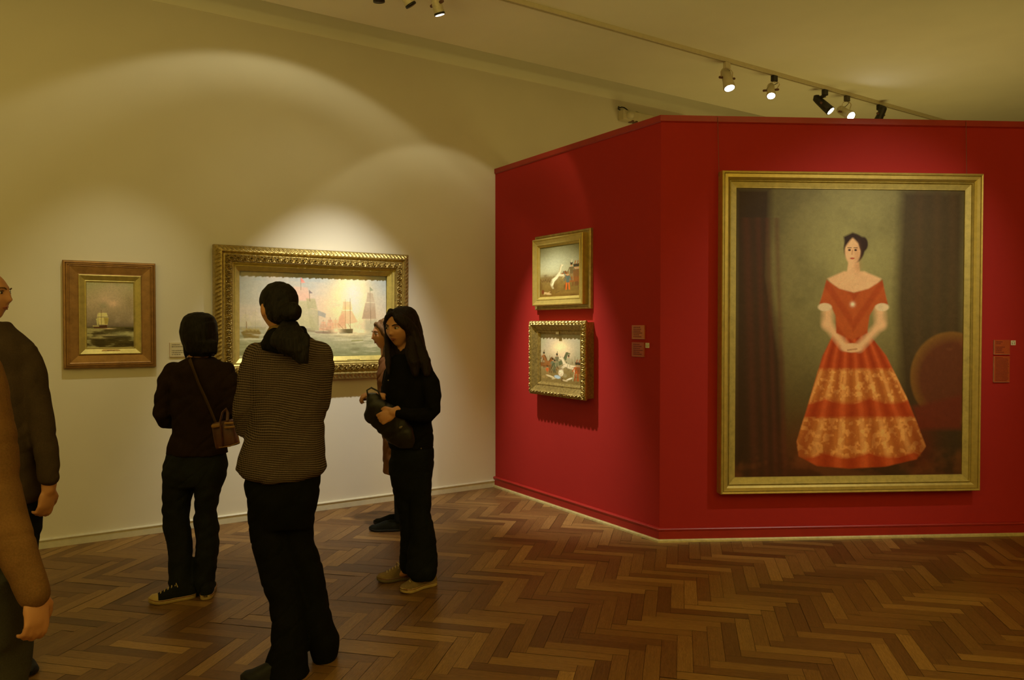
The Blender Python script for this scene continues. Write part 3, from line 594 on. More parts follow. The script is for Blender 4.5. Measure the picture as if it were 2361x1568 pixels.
# ------------------------------------------------------------------ wall labels
M['card_cream'] = plain('cream_card', (.62, .56, .38, 1), .5, var=.04, bump=0)
M['card_red'] = plain('red_acrylic_card', (.42, .075, .02, 1), .35, var=.05, bump=0)
M['card_orange'] = plain('orange_red_acrylic_card', (.50, .14, .025, 1), .35, var=.05, bump=0)
M['card_white'] = plain('white_card', (.72, .66, .48, 1), .5, var=.03, bump=0)
M['text_red'] = plain('dark_red_print', (.18, .015, .01, 1), .6, bump=0)
M['text_grey'] = plain('grey_print', (.22, .19, .12, 1), .6, bump=0)
M['acrylic_edge'] = plain('clear_acrylic_edge', (.55, .36, .22, 1), .2, bump=0)
def card(o, a, n, x0, y0, x1, y1, mat, tmat, label, rows, t=.01, name='wall_label', heads=(0,)):
    u0, z1 = uz(o, a, n, x0, y0, t); u1, _ = uz(o, a, n, x1, y0, t); _, z0 = uz(o, a, n, x0, y1, t)
    T = thing(name, label, 'label', W(o, a, n, (u0+u1)/2, z0, 0))
    MB().box(W(o, a, n, 0, 0, 0), a, Z, n, u0, u1, z0, z1, .0005, t).build('card', mat, T, False, bevel=.0008)
    w, h = u1-u0, z1-z0; e = MB(); e.box(W(o, a, n, 0, 0, 0), a, Z, n, u0, u1, z0-.0015, z0+.0005, .0005, t+.0012); e.box(W(o, a, n, 0, 0, 0), a, Z, n, u0-.001, u0+.0008, z0, z1, .0005, t+.0008); e.build('clear_edge', M['acrylic_edge'], T, False)
    mb = MB()
    for k, wd in enumerate(rows):
        if not wd: continue
        z = z1-h*(k+1.1)/(len(rows)+1.2); x = u0+w*.1; hh = h/(len(rows)+1.2)*.24
        while x < u0+w*(.1+.8*wd):
            l = w*random.uniform(.03, .10); mb.box(W(o, a, n, x, z, t), a, Z, n, 0, l, -hh, hh, 0, .0005); x += l+w*.018
    mb.build('printed_text', tmat, T, False); return T
card(P, aL, nL, 391, 790, 438, 823, M['card_cream'], M['text_grey'], 'cream label card on the wall between the two ship paintings', [.5, .9, 0, .8, .9, .5])
card(P, aA, nA, 1457.5, 750, 1485.5, 781, M['card_orange'], M['text_red'], 'orange-red label card, upper of the pair beside the battle paintings', [.6, .8, .7, .9, .6, .8])
card(P, aA, nA, 1457.5, 789, 1485, 821, M['card_red'], M['text_red'], 'red label card, lower of the pair beside the battle paintings', [.6, .8, .7, .9, .6, .8])
card(Q, aB, nB, 2292.5, 784, 2329, 817, M['card_red'], M['text_red'], 'short red label card right of the big portrait, above the tall one', [.5, .4, 0, .7, .5, .4, .6])
card(Q, aB, nB, 2292, 821.5, 2328.5, 881, M['card_red'], M['text_red'], 'tall red text card right of the big portrait, below the short one', [.5]+[.95]*17+[.9])
def pict(o, a, n, x0, y0, x1, y1, label):
    u0, z1 = uz(o, a, n, x0, y0, .004); u1, _ = uz(o, a, n, x1, y0, .004); _, z0 = uz(o, a, n, x0, y1, .004)
    T = thing('audio_guide_sign', label, 'sign', W(o, a, n, (u0+u1)/2, z0, 0)); w = u1-u0; cu, cz = (u0+u1)/2, (z0+z1)/2
    MB().box(W(o, a, n, 0, 0, 0), a, Z, n, u0, u1, z0, z1, .0005, .004).build('card', M['card_white'], T, False, bevel=.0005)
    mb = MB(); pts = [W(o, a, n, cu+w*.26*math.cos(t_), cz+w*.05+w*.26*math.sin(t_), .0045) for t_ in np.linspace(-.2, PI+.2, 16)]; mb.tube(pts, w*.025, 6)
    for sx in (-1, 1): mb.tube([W(o, a, n, cu+sx*w*.25, cz-w*.02, .0045), W(o, a, n, cu+sx*w*.2, cz-w*.26, .0045)], w*.06, 8)
    mb.build('headphone_symbol', M['text_grey'], T)
pict(P, aA, nA, 1488, 790.5, 1496.5, 802, 'tiny white square sign with headphone symbol beside battle paintings labels')
pict(Q, aB, nB, 2331, 785, 2342, 796, 'tiny white square sign with headphone symbol right of the portrait labels')
# ------------------------------------------------------------------ lighting track and spotlights
M['white_metal'] = plain('white_painted_metal', (.62, .56, .38, 1), .45, .1, var=.04, bump=0)
M['black_metal'] = plain('black_painted_metal', (.03, .027, .022, 1), .45, .3, var=.1, bump=0)
M['grey_metal'] = plain('dark_grey_metal', (.09, .075, .05, 1), .45, .3, var=.1, bump=0)
M['bronze_plastic'] = plain('brown_knob', (.12, .05, .03, 1), .5, bump=0)
def emis(name, c, s):
    m = bpy.data.materials.new(name); m.use_nodes = True; nt = m.node_tree; b = nt.nodes['Principled BSDF']
    b.inputs['Base Color'].default_value = (.8, .8, .8, 1); b.inputs['Emission Color'].default_value = c; b.inputs['Emission Strength'].default_value = s; return m
M['lit'] = emis('lit_lamp_glass', (1, .93, .74, 1), 14.0); M['litbright'] = emis('glaring_lamp_glass', (1, .95, .8, 1), 60.0); M['unlit'] = plain('lamp_glass_edge', (.5, .45, .3, 1), .2, bump=0)
TR0 = planehit(1165, 0, Vector((0, 0, CH-.03)), Z); TR1 = planehit(2160, 278, Vector((0, 0, CH-.03)), Z)
tdir = aL; toff = ((TR0-P).dot(nL)+(TR1-P).dot(nL))/2; print('track offset', (TR0-P).dot(nL), (TR1-P).dot(nL))
def track_pt(px, py):
    # point of the track seen at this column
    best = None
    for i in range(4000):
        u = -6+i*.004; p = W(P, aL, nL, u, CH-.035, toff); e = p-Vector((0, 0, EYE)); r = ray(px, 0); 
        x = CX+F*(e.x)/(e.y*math.cos(PITCH)-e.z*math.sin(PITCH)) if e.y > .3 else -9e9
        if best is None or abs(x-px) < best[0]: best = (abs(x-px), u)
    return best[1]
mb = MB(); mb.box(W(P, aL, nL, 0, 0, 0), aL, nL, Z, -7.5, 9.5, toff-.018, toff-.006, CH-.035, CH-.001); mb.box(W(P, aL, nL, 0, 0, 0), aL, nL, Z, -7.5, 9.5, toff+.006, toff+.018, CH-.035, CH-.001); mb.box(W(P, aL, nL, 0, 0, 0), aL, nL, Z, -7.5, 9.5, toff-.006, toff+.006, CH-.014, CH-.001)
tr = mb.build('lighting_track', M['white_metal'], None, False); tag(tr, 'long thin cream lighting track running along the ceiling', 'lighting track')
def spot(px, bot, head, body, lens, hr, hl, aim, label, style='can', adapter=None, yoke=True):
    """px: column of the adapter on the track; bot: pixel of lamp face centre; aim: pixel direction offset of the face"""
    u = track_pt(px, 0); base = W(P, aL, nL, u, CH-.035, toff)
    T = thing('track_spotlight', label, 'spotlight', base, 'spotlights on the ceiling track')
    ad = M[adapter] if adapter else M[body]
    MB().box(base, aL, nL, Z, -.03, .03, -.018, .018, -.055, -.0005).build('track_adapter', ad, T, False, bevel=.004)
    face = at(bot[0], bot[1], base.y+aim[2]); d = Vector((aim[0], aim[1], aim[3])).normalized(); c1 = face; c0 = face-d*hl
    piv = c0+d*hl*.45
    side = d.cross(Z); side = side.normalized() if side.length > .1 else Vector((1, 0, 0))
    mb = MB()
    if style == 'ribbed':
        pts = []; rr = []
        N = 26
        for i in range(N+1):
            t_ = i/N; pts.append(c0+d*(hl*t_)); rr.append(hr*(.86 if t_ < .3 else (.92+.10*(.5+.5*math.cos(t_*38)))))
        mb.tube([c0-d*.012]+pts, [hr*.3]+rr, 24, cap=False); mb.f.append(tuple(range(len(mb.v)-24, len(mb.v))))
    elif style == 'elbow':
        mb.tube([c0+Z*.03, c0, c0+d*hl*.15, c1-d*hl*.4, c1], [hr*.6, hr*.8, hr*.85, hr*.95, hr], 24, cap=False)
    else:
        mb.tube([c0-d*hr*.25, c0, c0+d*hl*.1, c0+d*hl*.6, c1-d*hl*.12, c1], [hr*.3, hr*.7, hr*.82, hr*.86, hr, hr*1.02], 24, cap=False)
    h = mb.build('lamp_housing', M[body], T)
    mb = MB(); mb.tube([c1-d*.012, c1+d*.002], [hr*1.03, hr*1.03], 24, cap=False); mb.build('rim', M['black_metal' if style == 'ribbed' else body], h)
    mb = MB(); mb.tube([c1-d*.004, c1+d*.0035], [hr*.86, hr*.84], 24, cap=False); mb.build('lamp_face', M[lens] if lens else M['black_metal'], T)
    top = base-Z*.055; mb = MB()
    if yoke:
        for s_ in (-1, 1): mb.tube([top, top+side*s_*hr*.9-Z*.012, top+side*s_*hr*1.15-Z*.03, piv+side*s_*hr*1.12], .006, 8, flat=.5)
    else: mb.tube([top, (top+c0)/2, c0+d*.01], .014, 10)
    mb.build('yoke', M[body], T)
    for s_ in (-1, 1): mb = MB(); mb.tube([piv+side*s_*hr*1.0, piv+side*s_*(hr*1.0+.022)], .011, 12); mb.build('pivot_knob', M['bronze_plastic'], T)
    mb = MB(); q = c0; mid = (top+q)/2-side*.045; mb.tube([top, top-side*.03-Z*.01, mid, q-side*.01+d*.01], .0032, 8); mb.build('power_cable', M['grey_metal'], T)
    return face, d
tow = -nL   # towards the left wall
def dr(x, y, z): return (x, y, 0, z)
spot(1676, (1682, 203), 0, 'white_metal', 'lit', .052, .20, (.10, -.35, .02, -.9), 'large cream can spotlight, first from the left above the red wall')
spot(1785, (1778, 221), 0, 'white_metal', 'lit', .042, .15, (-.15, -.55, -.02, -.8), 'cream spotlight on black adapter between the cream can and the black lamp', adapter='black_metal')
spot(1902, (1915, 256), 0, 'black_metal', 'lit', .045, .20, (.55, -.42, .0, -.75), 'black elbow spotlight tilted right, with small lit face', style='elbow', yoke=False)
spot(1953, (1962, 268), 0, 'white_metal', 'litbright', .050, .19, (.30, -.75, -.05, -.6), 'glaring cream spotlight starring over the top edge of the red wall', adapter='grey_metal')
spot(2028, (2022, 284), 0, 'black_metal', None, .045, .17, (-.25, .35, .0, -.9), 'dark unlit spotlight, last on the right above the red wall', yoke=False)
spot(868, (874, 4), 0, 'bronze_plastic', None, .037, .13, (.05, .1, .0, -.99), 'brown spotlight at the top edge, leftmost of three', style='ribbed')
spot(930, (948, 13), 0, 'white_metal', None, .037, .14, (.52, .25, .0, -.85), 'cream ribbed spotlight with black rim, middle of three at top edge', style='ribbed')
spot(1000, (1014, 34), 0, 'white_metal', 'lit', .036, .13, (.25, .25, .0, -.93), 'cream ribbed spotlight with lit face, rightmost of three at top edge', style='ribbed')
# small wall-mounted unit high on the cream wall
def wall_unit():
    u0, z1 = uz(P, aL, nL, 1436, 252, .08); u1 = u0+1.0; z0 = z1-.105
    T = thing('wall_unit', 'small cream wall unit mounted high above the red partition corner', 'wall unit', W(P, aL, nL, (u0+u1)/2, z0, 0))
    MB().box(W(P, aL, nL, 0, 0, 0), aL, Z, nL, u0, u1, z0, z1, .001, .09).build('casing', M['white_metal'], T, False, bevel=.012)
    c = W(P, aL, nL, u0+.085, (z0+z1)/2, .09); mb = MB(); mb.tube([c, c+nL*.02], [.045, .04], 28, cap=True); mb.build('round_cover', M['creamtrim'], T)
    mb = MB(); mb.tube([W(P, aL, nL, u0-.02+.03*k, z1+.02+.014*math.sin(k*.9)-.0016*k*k*.2, .05) for k in range(12)], .006, 8); mb.build('cable', M['black_metal'], T); mb = MB(); mb.tube([W(P, aL, nL, u0-.03, z1+.028, .05), W(P, aL, nL, u0-.035, z1+.005, .05), W(P, aL, nL, u0-.015, z1, .05)], .008, 8); mb.build('cable_hook', M['black_metal'], T)
    mb = MB(); mb.box(W(P, aL, nL, 0, 0, 0), aL, Z, nL, u0+.12, u0+.15, z0-.006, z0+.008, .03, .092); mb.build('indicator', M['bronze_plastic'], T, False); mb = MB(); mb.box(W(P, aL, nL, 0, 0, 0), aL, Z, nL, u0+.17, u0+.2, z0-.006, z0+.008, .03, .092); mb.build('indicator', M['bronze_plastic'], T, False)
wall_unit()
# ------------------------------------------------------------------ light
SC.view_settings.view_transform = 'Standard'; SC.view_settings.look = 'None'; SC.view_settings.exposure = 0; SC.view_settings.gamma = 1; SC.view_settings.use_curve_mapping = False
w = bpy.data.worlds.new('world'); SC.world = w; w.use_nodes = True; w.node_tree.nodes['Background'].inputs['Color'].default_value = (1, .8, .4, 1); w.node_tree.nodes['Background'].inputs['Strength'].default_value = .0
def spotlight(p, tgt, power, ang, blend, color=(1, .93, .82), r=.03):
    L = bpy.data.lights.new('spot_beam', 'SPOT'); L.energy = power; L.spot_size = math.radians(ang); L.spot_blend = blend; L.color = color; L.shadow_soft_size = r
    o = bpy.data.objects.new('spot_beam', L); COL.objects.link(o); o.location = p; d = (Vector(tgt)-Vector(p)).normalized(); o.rotation_euler = d.to_track_quat('-Z', 'Y').to_euler(); return o
def area(p, tgt, power, sx, sy, color):  # soft fill light added for brightness, with no fixture behind it
    L = bpy.data.lights.new('added_fill', 'AREA'); L.shape = 'RECTANGLE'; L.size = sx; L.size_y = sy; L.energy = power; L.color = color
    o = bpy.data.objects.new('added_fill', L); COL.objects.link(o); o.location = p; d = (Vector(tgt)-Vector(p)).normalized(); o.rotation_euler = d.to_track_quat('-Z', 'Y').to_euler(); return o
WARM = (1, .72, .26); NEUT = (1, .93, .80)
def lw(u, z, d): return W(P, aL, nL, u, z, d)
def rad(a): return math.radians(a)
def ringed(o, half, inner=.22, r0=.62, r1=.90):
    # reflector profile of a flood: a soft centre and a brighter rim
    L = o.data; L.use_nodes = True; nt = L.node_tree; em = nt.nodes['Emission']
    tc = nt.nodes.new('ShaderNodeTexCoord'); sp = nt.nodes.new('ShaderNodeSeparateXYZ'); nt.links.new(tc.outputs['Normal'], sp.inputs[0])
    a = nt.nodes.new('ShaderNodeMath'); a.operation = 'ABSOLUTE'; nt.links.new(sp.outputs['Z'], a.inputs[0])
    c = nt.nodes.new('ShaderNodeMath'); c.operation = 'ARCCOSINE'; nt.links.new(a.outputs[0], c.inputs[0])
    m = nt.nodes.new('ShaderNodeMapRange'); m.interpolation_type = 'SMOOTHSTEP'; nt.links.new(c.outputs[0], m.inputs['Value'])
    m.inputs['From Min'].default_value = math.radians(half)*r0; m.inputs['From Max'].default_value = math.radians(half)*r1; m.inputs['To Min'].default_value = inner; m.inputs['To Max'].default_value = 1
    nt.links.new(m.outputs['Result'], em.inputs['Strength']); return o
# each entry: red, green, blue power of one lamp or added fill
PW = {'flood1': (19.0, 17.5, 11.0), 'flood2': (12.0, 11.0, 7.0), 'naval': (310.0, 297.6, 260.4), 'sea': (56.0, 51.5, 32.5), 'battle': (440.0, 422.4, 369.6), 'portrait': (180.0, 172.8, 151.2), 'up_a': (215.0, 167.7, 47.3), 'up_b': (150.0, 117.0, 33.0), 'up_c': (24.0, 18.7, 5.3), 'down_a': (12.0, 9.4, 2.6), 'down_b': (12.0, 9.4, 2.6)}
def pc(k, f=1.0):
    c = PW[k]; m = max(c) or 1; return m*f, tuple(v/m for v in c)
LG = {}
def down(u, z, d, ang, power, size, blend, col, r=.025):
    p = lw(u, z, d); t_ = lw(u, z-math.tan(rad(ang))*d, 0); return spotlight(p, t_, power, size, blend, col, r)
def reg(k, o): LG.setdefault(k, []).append(o); return o
# left wall: wide floods with an arched upper edge and pools on the pictures
e, c = pc('flood1'); reg('flood1', ringed(down(-2.15, 3.68, 1.40, 57, e, 114, .12, c), 57, .25, .70, .93)); reg('flood1', down(-1.7, 3.66, 1.40, 60, e*.25, 90, .6, c))
e, c = pc('flood2'); reg('flood2', ringed(down(-.62, 3.66, 1.40, 60, e, 82, .15, c), 41, .2, .62, .92))
e, c = pc('naval'); reg('naval', spotlight(lw(-1.55, 3.60, 1.32), lw(-1.62, .80, 0), e, 54, 1.0, c))
e, c = pc('sea'); reg('sea', spotlight(lw(-3.15, 3.60, 1.32), lw(-3.22, 1.05, 0), e, 50, 1.0, c))
# red partition: battle pictures and portrait
pa = P+aA*1.03; e, c = pc('battle'); reg('battle', spotlight(pa+nA*1.25+aA*(-.14)+Z*3.60, pa+Z*.80, e, 40, 1.0, c))
uc = Q+aB*1.42; e, c = pc('portrait'); reg('portrait', spotlight(uc+nB*2.3+aB*.9+Z*3.66, uc+Z*1.5, e, 54, 1.0, c, .02))
# unseen area fills added for the general warm light, three facing the ceiling
for k, q, dz, sz in (('up_a', (-6.5, 1.0, 6.5), 1, 3), ('up_b', (-1.5, 2.2, 9.5), 1, 2.5), ('up_c', (3.1, .9, 2.1), 1, 2), ('down_a', (-5.5, 3.9, 5.5), -1, 3), ('down_b', (.5, 3.9, 6.0), -1, 2)):
    e, c = pc(k); p = lw(*q); reg(k, area(p, p+Z*dz+aL*.001, e, sz, sz, c))
# ------------------------------------------------------------------ people
M['skin'] = plain('skin', (.50, .235, .105, 1), .5, var=.06, scale=12, bump=.05)
M['lips'] = plain('lips', (.30, .085, .05, 1), .4, bump=0)
M['eye'] = plain('dark_eyes', (.03, .018, .012, 1), .2, bump=0); M['eyewhite'] = plain('eye_white', (.5, .42, .33, 1), .3, bump=0)
def hairmat(name, c):
    t = NT(name); v = t.coord('Object', (240, 240, 14)); f = t.noise(v, 1.0, 3, .6)
    a = tuple(x*.5 for x in c[:3])+(1,); b = tuple(x*1.9 for x in c[:3])+(1,)
    col = t.ramp(f, [(.35, a), (.7, b)]); t.bump(f, .6, .003); return t.setp(col, .62, 0, .14)
M['hair_black'] = hairmat('black_hair', (.009, .007, .005, 1)); M['hair_brown'] = hairmat('dark_brown_hair', (.012, .007, .0045, 1)); M['hair_mid'] = hairmat('brown_hair', (.11, .055, .02, 1))
M['black_cloth'] = fabric('black_cotton', (.0055, .0055, .005, 1)); M['black_wool'] = fabric('black_wool', (.006, .0055, .005, 1))
M['denim_dark'] = fabric('dark_denim', (.0085, .0095, .010, 1)); M['denim'] = fabric('faded_dark_denim', (.016, .018, .017, 1)); M['brown_knit'] = fabric('dark_brown_knit', (.020, .011, .008, 1), scale=160)
M['coat_grey'] = fabric('grey_brown_coat', (.055, .036, .022, 1)); M['coat_tan'] = fabric('tan_coat', (.17, .085, .03, 1)); M['trouser_grey'] = fabric('grey_trousers', (.05, .045, .03, 1))
M['navy'] = fabric('dark_navy_trousers', (.012, .014, .016, 1)); M['collar'] = fabric('tan_shirt_collar', (.20, .12, .035, 1))
M['coat_rust'] = fabric('rust_brown_coat', (.14, .06, .022, 1)); M['shoe_black'] = plain('black_leather', (.010, .010, .010, 1), .6, spec=.25, bump=.2); M['rubber_cream'] = plain('cream_rubber', (.46, .33, .12, 1), .55, bump=0)
M['rubber_grey'] = plain('grey_rubber', (.17, .13, .07, 1), .6, bump=0); M['canvas_grey'] = fabric('grey_canvas', (.21, .14, .065, 1)); M['canvas_black'] = fabric('black_canvas', (.012, .013, .010, 1)); M['lace'] = plain('cream_laces', (.5, .38, .16, 1), .8, bump=0); M['stripe'] = plain('dark_red_stripe', (.16, .03, .012, 1), .6, bump=0)
M['leather'] = plain('reddish_leather', (.085, .028, .016, 1), .45, var=.3, scale=18, bump=.3); M['leather_tan'] = plain('tan_leather_trim', (.25, .12, .025, 1), .5, var=.2, bump=.2); M['strap'] = fabric('brown_strap', (.06, .034, .014, 1))
M['bag_black'] = plain('black_leather_bag', (.011, .010, .008, 1), .5, var=.3, scale=14, bump=.4, bd=.006)
def tweed():
    t = NT('brown_basket_weave_tweed'); tc = t.n('ShaderNodeTexCoord'); sx = t.n('ShaderNodeSeparateXYZ'); t.l(tc.outputs['Object'], sx.inputs[0])
    nz = t.noise(t.coord(), 2.2, 2, .5)
    def m(op, a, b=None):
        x = t.n('ShaderNodeMath', operation=op)
        for k, v in ((0, a), (1, b)):
            if v is None: continue
            if hasattr(v, 'links'): t.l(v, x.inputs[k])
            else: x.inputs[k].default_value = v
        return x.outputs[0]
    wob = m('MULTIPLY', nz, .10)
    zz = m('ADD', m('ADD', sx.outputs['Z'], m('MULTIPLY', sx.outputs['X'], .10)), wob)
    row = m('SINE', m('MULTIPLY', zz, 2*PI/.0100)); colm = m('SINE', m('MULTIPLY', m('ADD', sx.outputs['X'], m('MULTIPLY', sx.outputs['Y'], .7)), 2*PI/.0066))
    h = m('ADD', m('MULTIPLY', row, .75), m('MULTIPLY', colm, .25)); hn = m('ADD', m('MULTIPLY', h, .42), .5); fz = t.noise(t.coord(), 320, 2)
    c = t.ramp(hn, [(.12, (.010, .006, .004, 1)), (.42, (.085, .058, .040, 1)), (.9, (.16, .115, .082, 1))]); c = t.mix(.4, c, t.ramp(fz, [(.3, (.4, .4, .4, 1)), (.7, (1.4, 1.4, 1.4, 1))]), 'MULTIPLY')
    t.bump(hn, .6, .003); return t.setp(c, .95, 0, .08)
M['tweed'] = tweed()
def headrot(yaw, pitch, roll=0): return Matrix.Rotation(-math.radians(yaw), 3, 'Z') @ Matrix.Rotation(math.radians(roll), 3, 'Y') @ Matrix.Rotation(math.radians(pitch), 3, 'X')
def g(x, s): return math.exp(-(x/s)**2)
def head(mb, c, yaw, pitch, s=1.0, roll=0):
    R = headrot(yaw, pitch, roll); rows = []; nu, nv = 84, 64
    for i in range(nv+1):
        th = PI*(i+.02)/(nv+.04); row = []
        for j in range(nu):
            ph = 2*PI*j/nu; x, y, z = math.sin(th)*math.cos(ph), math.sin(th)*math.sin(ph), math.cos(th)
            k = min(1, max(0, (-z-.05)/.95)); k = k*k*(3-2*k)
            X = .073*x*(1-.34*k); Y = .094*y*((1-.5*k) if y > 0 else (1-.12*k)); Zz = .112*z
            if y < 0:
                f = min(1, -y*2.2)
                d = .010*g(X, .010)*g(Zz-.004, .020)+.018*g(X, .0125)*g(Zz+.019, .0105)-.010*(g(X-.031, .014)+g(X+.031, .014))*g(Zz-.015, .011)
                d += .0045*g(abs(X)-.028, .022)*g(Zz-.035, .008)+.004*g(abs(X)-.042, .015)*g(Zz+.014, .016)+.006*g(X, .021)*g(Zz+.049, .0075)-.003*g(X, .022)*g(Zz+.0505, .0022)+.009*g(X, .017)*g(Zz+.088, .015)
                Y -= d*f
            row.append(Vector(c)+R @ (Vector((X, Y, Zz))*s))
        rows.append(row)
    mb.quadgrid(rows, True, True)
    for sx in (-1, 1): mb.ell(Vector(c)+R @ (Vector((sx*.073, .008, -.006))*s), (.009*s, .018*s, .030*s), R, 12, 10)
    return lambda x, y, z: Vector(c)+R @ (Vector((x, y, z))*s), R
def face_parts(H, R, T, brow='hair_black', s=1.0):
    for sx in (-1, 1):
        mb = MB(); mb.ell(H(sx*.031, -.0755, .013), (.0125*s, .010*s, .0062*s), R, 16, 10); e = mb.build('eye', M['eyewhite'], T)
        mb = MB(); mb.ell(H(sx*.031-.003, -.0845, .0125), (.0062*s, .0035*s, .0055*s), R, 12, 8); mb.build('iris', M['eye'], e)
        mb = MB(); mb.tube([H(sx*.017, -.0855, .020), H(sx*.031, -.0865, .0215), H(sx*.046, -.076, .017)], [.0012, .0018, .0012], 8); mb.build('eyelashes', M['eye'], e)
        mb = MB(); mb.tube([H(sx*.013, -.093, .028), H(sx*.026, -.0925, .0335), H(sx*.040, -.086, .034), H(sx*.053, -.073, .027)], [.0022, .003, .0026, .0012], 8); mb.build('eyebrow', M[brow], T)
    mb = MB(); mb.tube([H(-.020, -.0775, -.0490), H(-.009, -.0845, -.0465), H(0, -.0860, -.0475), H(.009, -.0845, -.0465), H(.020, -.0775, -.0490)], [.0012, .0028, .003, .0028, .0012], 8); mb.build('upper_lip', M['lips'], T)
    mb = MB(); mb.tube([H(-.017, -.0775, -.0520), H(0, -.0850, -.0550), H(.017, -.0775, -.0520)], [.0012, .0040, .0012], 8); mb.build('lower_lip', M['lips'], T)
def hand(mb, w, d, n, side=1, s=1.0, curl=35, spread=1.0, thumb_in=.3):
    """w wrist, d pointing direction, n direction the palm faces, side: thumb on +/- (n x d)"""
    d = Vector(d).normalized(); n = Vector(n); n = (n-d*n.dot(d)).normalized(); y = n.cross(d)*side
    R = Matrix((d, y*side, n)).transposed() if side > 0 else Matrix((d, -y, n)).transposed()
    w = Vector(w); mb.ell(w+d*.046*s, (.050*s, .038*s, .0155*s), Matrix((d, n.cross(d), n)).transposed(), 20, 14); mb.tube([w-d*.02, w+d*.015*s], [.024*s, .024*s], 12)
    for k, (l, off) in enumerate(((.070, .029), (.078, .0095), (.072, -.010), (.057, -.028))):
        b = w+d*.082*s+y*off*s; dirv = (d+y*off*2.2*spread).normalized(); pts = [b-dirv*.02*s, b]; ang = 0; p = b
        for j, f in enumerate((.46, .31, .23)):
            ang += math.radians(curl*(1+.12*k)*(.7, 1.0, .7)[j]); q = dirv*math.cos(ang)+n*math.sin(ang); p = p+q*l*f*s; pts.append(p)
        mb.tube(pts, [.0092*s, .0090*s, .0084*s, .0078*s, .0066*s], 12)
    b = w+d*.022*s+y*.026*s; q1 = (d*.62+y*.70+n*.35*thumb_in*3).normalized(); q2 = (d*.85+y*.25+n*.45).normalized()
    mb.tube([b-q1*.012, b+q1*.026*s, b+q1*.026*s+q2*.030*s, b+q1*.026*s+q2*.030*s+(q2+n*.3).normalized()*.024*s], [.015*s, .0125*s, .0105*s, .0082*s], 12)
def shoe(T, heel, toe, side, sole, upper, canvas=False, lift=0, wd=1.0):
    heel = Vector((heel[0], heel[1], 0)); toe = Vector((toe[0], toe[1], 0)); ax = (toe-heel).normalized(); L = (toe-heel).length; ay = Z.cross(ax)
    hw = lambda t: wd*float(np.interp(t, [0, .02, .08, .25, .45, .68, .82, .92, .975, 1], [.010, .022, .031, .034, .033, .044, .043, .034, .020, .006]))
    cv = lambda t: side*.010*math.sin(PI*min(1, max(0, t)))
    ts = list(np.linspace(0, 1, 34)); out = [(t, hw(t)) for t in ts]; ring = [(L*t, w_+cv(t)) for t, w_ in out]+[(L*t, -w_+cv(t)) for t, w_ in reversed(out)]
    pt = lambda x, y, z: heel+ax*x+ay*y+Z*(z+lift)
    th = .026 if canvas else .018
    mb = MB(); rows = [[pt(x, y*k, z+max(0, (x/L-.8))*.05) for x, y in ring] for z, k in ((0.001, .94), (.004, 1.0), (th*.55, 1.02), (th*.95, 1.0), (th, .97))]; mb.quadgrid(rows, True, True)
    S = thing('sh', '', '', (0, 0, 0)) if False else None
    hh = lambda t: float(np.interp(t, [0, .06, .2, .36, .5, .65, .8, .92, 1], [.055, .078, .080, .082, .078, .062, .046, .036, .018] if not canvas else [.05, .078, .082, .090, .082, .066, .050, .040, .020]))
    up = MB(); rows = []
    for t in ts:
        w_ = hw(t)*.97; h = hh(t); row = []
        for k in range(21):
            a = PI*k/20; row.append(pt(L*t, cv(t)+w_*math.copysign(abs(math.cos(a))**.75, math.cos(a)), th*.6+(h-th*.6)*math.sin(a)**.8+max(0, t-.8)*.05))
        rows.append(row)
    up.quadgrid(rows, False, False)
    up.f.append(tuple(range(20, -1, -1))); n0 = 33*21; up.f.append(tuple(range(n0, n0+21))); 
    so = up.build('shoe', M[upper], T); mb.build('sole', M[sole], so)
    if canvas:
        tc = MB(); rows = []
        for t in np.linspace(.80, 1.0, 12):
            w_ = hw(t)*1.0; h = hh(t)+.002; rows.append([pt(L*t+.001, cv(t)+w_*math.copysign(abs(math.cos(PI*k/20))**.75, math.cos(PI*k/20)), th*.6+(h-th*.6)*math.sin(PI*k/20)**.8+max(0, t-.8)*.05) for k in range(21)])
        if sole == 'rubber_grey' or True: tc.quadgrid(rows, False, False); tc.build('toe_cap', M['rubber_cream' if upper == 'canvas_black' else upper], so)
        st = MB(); st.tube([pt(x*1.0, y*1.03, th*.86+max(0, (x/L-.8))*.05) for x, y in ring[::2]]+[pt(ring[0][0], ring[0][1]*1.03, th*.86)], .0018, 6); st.build('foxing_stripe', M['stripe'], so)
        la = MB()
        for k in range(5):
            t = .42+k*.075; h = hh(t); la.tube([pt(L*t, cv(t)-.020, h-.010), pt(L*(t+.02), cv(t), h+.004), pt(L*(t+.035), cv(t)+.020, h-.014)], .0028, 8)
        la.tube([pt(L*.40, cv(.4), hh(.4)+.004), pt(L*.43, .022, hh(.4)+.012), pt(L*.40, .034, hh(.4)-.006)], .0025, 8); la.tube([pt(L*.40, cv(.4), hh(.4)+.004), pt(L*.45, -.022, hh(.4)+.010), pt(L*.44, -.032, hh(.4)-.008)], .0025, 8)
        la.build('laces', M['lace' if upper != 'canvas_black' else 'lace'], so)
def limb(mb, pts, rad, flat=1.0, seg=16): mb.tube(pts, rad, seg, True, flat)
from mathutils.bvhtree import BVHTree
